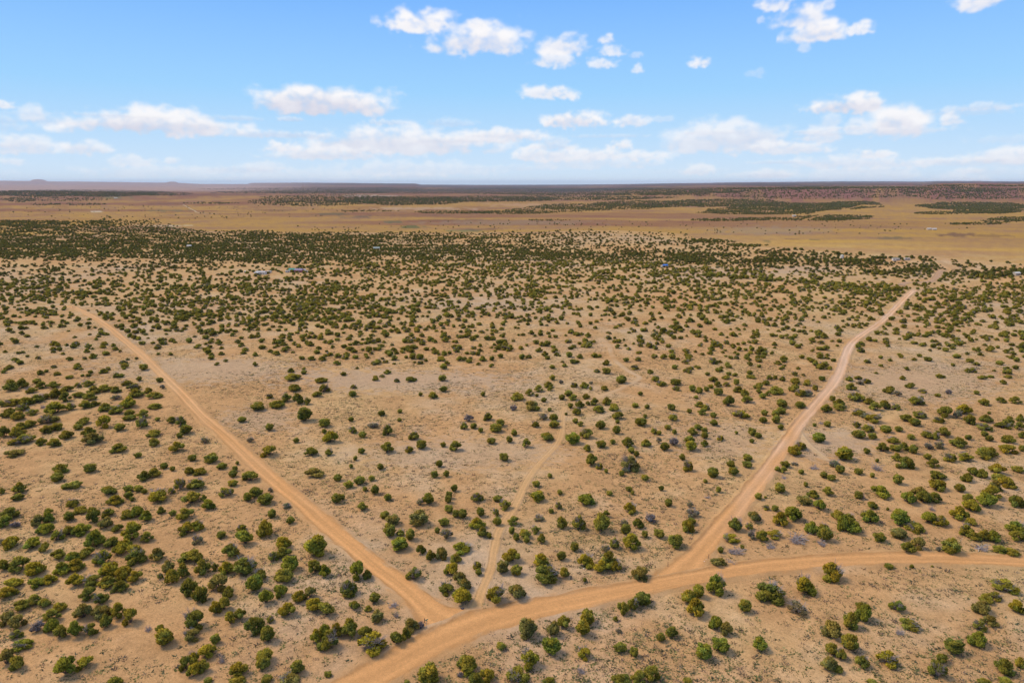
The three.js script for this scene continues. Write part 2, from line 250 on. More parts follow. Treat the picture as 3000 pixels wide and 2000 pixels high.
function road(name, label, path, half, look) {
  const P = toWorld(path), curve = new THREE.CatmullRomCurve3(P.map((p) => new THREE.Vector3(p.x, 0, p.z)), false, 'centripetal'), len = curve.getLength(), n = Math.ceil(len / 1.6), centre = curve.getSpacedPoints(n);
  const across = [-1.75, -1.45, -1.2, -1.05, -0.92, -0.72, -0.52, -0.36, -0.18, 0, 0.18, 0.36, 0.52, 0.72, 0.92, 1.05, 1.2, 1.45, 1.75], pos = [], col = [], uv = [], idx = [], g = [0, 0, 0], line = [];
  for (let k = 0; k <= n; k++) {
    const p = centre[k], q0 = centre[Math.max(0, k - 1)], q1 = centre[Math.min(n, k + 1)], tx = q1.x - q0.x, tz = q1.z - q0.z, tl = Math.hypot(tx, tz), t = k / n;
    const w = half * (look.width ? look.width(t, k * 1.6, (n - k) * 1.6) : 1) * (1 + 0.12 * noise(k / 9, half)), fade = look.fade ? look.fade(t) : 1;
    line.push([p.x, p.z, w]);
    for (const a of across) {
      const wob = Math.abs(a) > 0.8 ? 0.45 * noise(k / 3.1, a * 2, 2.4) : 0, o = (a + Math.sign(a) * wob * 0.5) * w, x = p.x - tz / tl * o, z = p.z + tx / tl * o, gy = groundAt(x, z), e = Math.abs(a);
      const far = Math.hypot(x, z), lift = look.lift + far * 0.0002;
      let y = gy + lift * (1 - ss(e, 1.1, 1.7));
      y += look.berm * (0.5 + 0.7 * noise(k / 5, a * 3, 7.7) + 0.5) * gauss(e - 1.08, 0.13) * (look.bermAt ? look.bermAt(k * 1.6, (n - k) * 1.6) : 1);
      if (e > 1.6) y = gy - 0.12;
      groundColor(x, gy, z, g);
      const rut = gauss(e - 0.5, 0.13), inside = fade * (1 - ss(e + 0.35 * noise(k / 2.2, a * 5, 5.1), 0.9, 1.25)), v = 1 + 0.07 * noise(k / 4, a * 4, 3.1) + 0.05 * noise(k / 22, a * 2.1, 8.4) + look.rut * rut + 0.17 * noise(a * 11, k / 70, 6.2) + 0.10 * noise(a * 2.6, k / 16, 9.9) - 0.18 * gauss(e - 1.02, 0.08);
      pos.push(x, y, z); uv.push(x / 23, z / 23);
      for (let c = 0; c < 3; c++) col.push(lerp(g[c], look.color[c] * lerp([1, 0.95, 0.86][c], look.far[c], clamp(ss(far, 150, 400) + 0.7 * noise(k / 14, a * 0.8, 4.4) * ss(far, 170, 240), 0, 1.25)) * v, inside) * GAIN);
    }
  }
  const m = across.length;
  for (let k = 0; k < n; k++) for (let i = 0; i < m - 1; i++) { const a = k * m + i; idx.push(a, a + 1, a + m, a + 1, a + m + 1, a + m); }
  const geo = new THREE.BufferGeometry();
  geo.setAttribute('position', new THREE.Float32BufferAttribute(pos, 3)); geo.setAttribute('color', new THREE.Float32BufferAttribute(col, 3)); geo.setAttribute('uv', new THREE.Float32BufferAttribute(uv, 2)); geo.setIndex(idx); geo.computeVertexNormals();
  if (geo.attributes.normal.getY(Math.floor(pos.length / 6)) < 0) { for (let i = 0; i < idx.length; i += 3) [idx[i], idx[i + 1]] = [idx[i + 1], idx[i]]; geo.setIndex(idx); geo.computeVertexNormals(); }
  const mesh = new THREE.Mesh(geo, roadMat); mesh.name = name; mesh.receiveShadow = true;
  scene.add(tag(mesh, label, look.category ?? 'dirt road', null, 'structure'));
  roadLines.push(line);
}
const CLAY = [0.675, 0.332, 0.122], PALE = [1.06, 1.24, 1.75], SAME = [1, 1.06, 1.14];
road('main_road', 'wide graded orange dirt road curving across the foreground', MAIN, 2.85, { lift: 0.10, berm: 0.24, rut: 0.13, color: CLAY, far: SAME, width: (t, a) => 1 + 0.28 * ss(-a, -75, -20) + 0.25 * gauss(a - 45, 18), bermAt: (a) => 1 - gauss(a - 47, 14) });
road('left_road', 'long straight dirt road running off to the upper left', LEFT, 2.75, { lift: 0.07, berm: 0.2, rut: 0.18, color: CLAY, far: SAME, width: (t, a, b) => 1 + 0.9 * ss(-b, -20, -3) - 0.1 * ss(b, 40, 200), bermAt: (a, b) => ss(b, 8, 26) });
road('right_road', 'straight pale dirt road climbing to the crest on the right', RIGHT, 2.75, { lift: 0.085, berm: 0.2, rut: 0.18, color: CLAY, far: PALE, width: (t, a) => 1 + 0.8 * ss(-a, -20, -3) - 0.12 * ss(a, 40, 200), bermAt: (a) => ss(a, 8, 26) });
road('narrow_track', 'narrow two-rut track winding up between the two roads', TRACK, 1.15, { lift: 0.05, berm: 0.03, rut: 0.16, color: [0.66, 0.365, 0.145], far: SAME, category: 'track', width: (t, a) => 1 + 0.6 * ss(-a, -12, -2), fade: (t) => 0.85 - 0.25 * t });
road('crest_road', 'short stretch of dirt road beyond the crest at right', [[2640, 836], [2656, 829], [2690, 828], [2724, 826], [2742, 815], [2752, 800], [2762, 792]], 3.2, { lift: 0.2, berm: 0, rut: 0, color: [0.52, 0.30, 0.145], far: [1, 1, 1.1] });
road('valley_road', 'thin dirt road crossing the valley floor at right', [[2800, 790], [2770, 776], [2745, 764]], 3.0, { lift: 0.4, berm: 0, rut: 0, color: [0.53, 0.31, 0.14], far: [1, 1, 1], fade: () => 0.7 });
road('side_track', 'faint sandy track from the upper left corner to the road end', [[-60, 908], [40, 906], [120, 901], [190, 898]], 2.2, { lift: 0.12, berm: 0, rut: 0.05, color: CLAY, far: SAME, category: 'track', fade: () => 0.8 });
road('faint_track', 'faint curving track leaving the right road', [[2338, 1262], [2352, 1282], [2372, 1306], [2404, 1332], [2428, 1350]], 1.25, { lift: 0.04, berm: 0, rut: 0.05, color: [0.68, 0.43, 0.21], far: SAME, category: 'track', fade: (t) => 0.95 - 0.4 * t });
road('upper_track', 'faint winding upper end of the narrow track among junipers', [[1690, 1186], [1761, 1160], [1808, 1143], [1851, 1121], [1874, 1106], [1850, 1092], [1799, 1053], [1782, 1010], [1761, 990]], 1.3, { lift: 0.06, berm: 0, rut: 0.04, color: [0.62, 0.365, 0.17], far: SAME, category: 'track', fade: (t) => clamp(0.62 + 0.7 * noise(t * 9, 2.2) - 0.25 * t, 0.1, 0.8) });
road('farm_track', 'pale dirt strip behind the coloured buildings', [[815, 786], [840, 781], [900, 779], [960, 782], [1010, 785]], 2.6, { lift: 0.2, berm: 0, rut: 0, color: [0.53, 0.31, 0.13], far: [1, 1, 1], category: 'track', fade: () => 0.8 });
road('far_road', 'thin pale road line on the plain at far left', [[535, 600], [552, 609], [568, 617], [584, 624], [640, 628]], 4.5, { lift: 0.5, berm: 0, rut: 0, color: [0.58, 0.40, 0.22], far: [1, 1, 1], fade: () => 0.7 });
const roadGrid = new Map();
for (const line of roadLines) for (const [x, z, w] of line) { const k = Math.floor(x / 12) + ',' + Math.floor(z / 12); (roadGrid.get(k) ?? roadGrid.set(k, []).get(k)).push([x, z, w]); }
function roadGap(x, z) { let best = 99; const a = Math.floor(x / 12), b = Math.floor(z / 12); for (let i = -1; i < 2; i++) for (let j = -1; j < 2; j++) for (const [px, pz, w] of roadGrid.get((a + i) + ',' + (b + j)) ?? []) best = Math.min(best, Math.hypot(x - px, z - pz) - w); return best; }

// ------------------------------------------------------------------ plants: shapes of unit width and height, standing on y = 0
class Shape {
  constructor() { this.p = []; this.c = []; this.n = []; this.out = null; this.jit = [0, 0, 0]; }
  tri(a, b, c, ca, cb, cc) { this.p.push(...a, ...b, ...c); if (this.out) for (const q of [a, b, c]) { const v = [0, 1, 2].map((k) => (q[k] - this.out[k])), l = Math.hypot(...v) || 1; this.n.push(v[0] / l + this.jit[0], v[1] / l + 0.3 + this.jit[1], v[2] / l + this.jit[2]); } this.c.push(...ca, ...(cb ?? ca), ...(cc ?? ca)); }
  spray(o, d, len, wid, col, tip, rnd) {                                  // a tuft of needles: three thin faces closing in a point
    const a = Math.abs(d[1]) < 0.8 ? [0, 1, 0] : [1, 0, 0];
    let e = [d[1] * a[2] - d[2] * a[1], d[2] * a[0] - d[0] * a[2], d[0] * a[1] - d[1] * a[0]]; const l = Math.hypot(...e); e = e.map((v) => v / l);
    const f = [d[1] * e[2] - d[2] * e[1], d[2] * e[0] - d[0] * e[2], d[0] * e[1] - d[1] * e[0]], t = rnd() * 6.28, top = [0, 1, 2].map((k) => o[k] + d[k] * len), q = [];
    for (let i = 0; i < 3; i++) { const s = t + i * 2.094, cs = Math.cos(s) * wid, sn = Math.sin(s) * wid; q.push([0, 1, 2].map((k) => o[k] + e[k] * cs + f[k] * sn)); }
    for (let i = 0; i < 3; i++) this.tri(q[i], q[(i + 1) % 3], top, col, col, tip);
  }
  limb(a, b, ra, rb, col) {                                               // a tapered three-sided branch
    const d = [b[0] - a[0], b[1] - a[1], b[2] - a[2]], l = Math.hypot(...d) || 1, n = d.map((v) => v / l), s = Math.abs(n[1]) < 0.8 ? [0, 1, 0] : [1, 0, 0];
    let e = [n[1] * s[2] - n[2] * s[1], n[2] * s[0] - n[0] * s[2], n[0] * s[1] - n[1] * s[0]]; const el = Math.hypot(...e); e = e.map((v) => v / el);
    const f = [n[1] * e[2] - n[2] * e[1], n[2] * e[0] - n[0] * e[2], n[0] * e[1] - n[1] * e[0]], at = (o, r, i) => { const t = i * 2.094; return [0, 1, 2].map((k) => o[k] + (e[k] * Math.cos(t) + f[k] * Math.sin(t)) * r); };
    for (let i = 0; i < 3; i++) { const p = at(a, ra, i), q = at(a, ra, i + 1), u = at(b, rb, i), v = at(b, rb, i + 1); this.tri(p, q, v, col); this.tri(p, v, u, col); }
  }
  blob(o, r, col, seed) {
    const g = new THREE.IcosahedronGeometry(1, 1), P = g.attributes.position;
    for (let i = 0; i < P.count; i += 3) { const q = [0, 1, 2].map((j) => { const x = P.getX(i + j), y = P.getY(i + j), z = P.getZ(i + j), s = 1 + 0.35 * noise(x * 1.7 + seed, y * 1.7, z * 1.7); return [o[0] + x * r * s, Math.max(0, o[1] + y * r * 0.9 * s), o[2] + z * r * s]; }); this.tri(q[0], q[1], q[2], col); }
  }
  build(unit) {
    const g = new THREE.BufferGeometry(); g.setAttribute('position', new THREE.Float32BufferAttribute(this.p, 3)); g.setAttribute('color', new THREE.Float32BufferAttribute(this.c, 3));
    if (this.n.length === this.p.length) g.setAttribute('normal', new THREE.Float32BufferAttribute(this.n, 3));
    if (unit) g.applyMatrix4(unit);
    if (this.n.length === this.p.length) g.normalizeNormals(); else g.computeVertexNormals();
    return g;
  }
}
const onBall = (rnd) => { const z = rnd() * 2 - 1, t = rnd() * 6.2832, s = Math.sqrt(1 - z * z); return [s * Math.cos(t), z, s * Math.sin(t)]; };
const GREEN = [0.205, 0.188, 0.030];
function plant(seed, form, budget) {
  const rnd = random(seed), crown = new Shape(), wood = new Shape(), twigs = new Shape(), lobes = [];
  const spec = { r: [1, 22], b: [0, 9], m: [0, 9], g: [0, 7], d: [0, 0] }[form];
  if (form === 'r') {
    lobes.push([0, 0.44, 0, 0.37, 1]);
    for (let i = 0; i < spec[1]; i++) { const d = onBall(rnd); if (d[1] < -0.75) d[1] *= -1; const k = 0.26 + 0.12 * rnd(); lobes.push([d[0] * k, 0.46 + d[1] * 0.36, d[2] * k, 0.10 + 0.09 * rnd(), 0.7 + 0.6 * rnd()]); }
  } else for (let i = 0; i < spec[1]; i++) {
    const t = i * 2.4 + rnd() * 0.9, q = i === 0 ? 0.05 : Math.sqrt((i + 0.3) / spec[1]) * (0.33 + 0.13 * rnd()), rad = (form === 'b' ? 0.125 : 0.11) + 0.10 * rnd();
    lobes.push([Math.cos(t) * q, Math.max(rad * 0.7, 0.62 - 1.05 * q + 0.3 * (rnd() - 0.4)), Math.sin(t) * q, rad, 0.72 + 0.5 * rnd()]);
  }
  const total = lobes.reduce((s, l) => s + l[3] * l[3], 0), sage = form === 'g' ? [0.150, 0.140, 0.085] : GREEN;
  for (const [x, y, z, rad, tint] of lobes) {
    const warm = rnd() * 0.35; crown.out = [x * 0.75, y * 0.7 - 0.05, z * 0.75];
    const hue = [sage[0] * tint * (0.95 + warm), sage[1] * tint, sage[2] * tint * (1.1 - warm)];
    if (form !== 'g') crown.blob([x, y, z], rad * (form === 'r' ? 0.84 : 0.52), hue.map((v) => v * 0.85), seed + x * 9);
    const n = Math.round(budget * rad * rad / total * (form === 'g' ? 0.5 : 1));
    for (let k = 0; k < n; k++) {
      const d = onBall(rnd), e = 0.5 + 0.5 * Math.cbrt(rnd()), o = [x + d[0] * rad * e * 0.95, y + d[1] * rad * e * 0.9, z + d[2] * rad * e * 0.95];
      if (o[1] < 0.02) continue;
      const v = [d[0] + (rnd() - 0.5) * 0.9, d[1] * 0.6 + 0.65 + (rnd() - 0.5) * 0.6, d[2] + (rnd() - 0.5) * 0.9], l = Math.hypot(...v), b = 0.35 + 1.2 * rnd();
      const c = hue.map((q) => q * b);
      crown.jit = [(rnd() - 0.5) * 0.9, (rnd() - 0.5) * 0.9, (rnd() - 0.5) * 0.9];
      crown.spray(o, v.map((q) => q / l), (0.07 + 0.07 * rnd()) * (form === 'g' ? 0.9 : 1), 0.032 + 0.026 * rnd(), c, [c[0] * 1.25, c[1] * 1.2, c[2]], rnd);
    }
    wood.limb([x * 0.12, 0, z * 0.12], [x * 0.85, y * 0.8, z * 0.85], 0.028, 0.010, [0.15, 0.105, 0.075]);
  }
  if (form === 'm' || form === 'g' || form === 'd') {
    const n = form === 'd' ? 60 : form === 'g' ? 46 : 34, side = rnd() * 6.28;
    for (let k = 0; k < n; k++) {
      const t = form === 'm' ? side + (rnd() - 0.5) * 2.6 : rnd() * 6.28, q = 0.14 + 0.33 * rnd(), top = form === 'd' ? 0.15 + 0.75 * rnd() * rnd() : 0.45 + 0.5 * rnd(), w = 0.7 + 0.5 * rnd(), c = [0.42 * w, 0.335 * w, 0.275 * w];
      const base = form === 'd' ? [(rnd() - 0.5) * 0.7, 0.05 * rnd(), (rnd() - 0.5) * 0.7] : [Math.cos(t) * 0.06, 0.05, Math.sin(t) * 0.06], m = [Math.cos(t) * q * 0.6 + base[0] * 0.5, top * 0.62, Math.sin(t) * q * 0.6 + base[2] * 0.5], e = [Math.cos(t + 0.4 * (rnd() - 0.5)) * q + base[0] * 0.5, top, Math.sin(t + 0.3 * (rnd() - 0.5)) * q + base[2] * 0.5];
      twigs.limb(base, m, 0.014, 0.009, c); twigs.limb(m, e, 0.009, 0.003, c);
      for (let s = 0; s < 3; s++) twigs.limb([lerp(m[0], e[0], s / 4), lerp(m[1], e[1], s / 4), lerp(m[2], e[2], s / 4)], [e[0] + (rnd() - 0.5) * 0.26, Math.max(0.03, e[1] - 0.12 + (rnd() - 0.35) * 0.2), e[2] + (rnd() - 0.5) * 0.26], 0.007, 0.003, c);
    }
  }
  const box = new THREE.Box3(), all = [...crown.p, ...twigs.p]; box.setFromArray(all);
  const s = box.getSize(new THREE.Vector3()), c = box.getCenter(new THREE.Vector3()), unit = new THREE.Matrix4().makeScale(1 / s.x, 1 / box.max.y, 1 / s.z).multiply(new THREE.Matrix4().makeTranslation(-c.x, 0, -c.z));
  return { crown: crown.p.length ? crown.build(unit) : null, trunk: wood.p.length ? wood.build(unit) : null, twigs: twigs.p.length ? twigs.build(unit) : null };
}
const leafMat = (r, g, b) => new THREE.MeshLambertMaterial({ vertexColors: true, color: new THREE.Color().setRGB(r, g, b), side: THREE.DoubleSide });
const TINTS = [leafMat(1, 1, 1), leafMat(0.72, 0.78, 0.85), leafMat(1.28, 1.2, 0.85), leafMat(0.9, 1.05, 0.9), leafMat(0.95, 0.88, 1.4), leafMat(1.12, 1.0, 0.8)], woodMat = leafMat(1, 1, 1);
const FORMS = { r: [101, 102, 103, 104, 105, 106, 107, 108], b: [201, 202, 203, 204, 205, 206, 207, 208, 209, 210], m: [301, 302, 303, 304, 305, 306, 307], g: [401, 402, 403], d: [501, 502, 503] };
const LIB = {};
for (const [f, seeds] of Object.entries(FORMS)) LIB[f] = seeds.map((s) => {
  const p = plant(s, f, f === 'r' ? 1300 : 1100), root = new THREE.Group(), put = (g, n, m) => { if (g) { const k = new THREE.Mesh(g, m); k.name = n; root.add(k); } };
  put(p.crown, 'crown', TINTS[0]); put(p.trunk, 'trunk', woodMat); put(p.twigs, 'bare_twigs', woodMat);
  root.userData.shapes = p;
  return shadows(root);
});
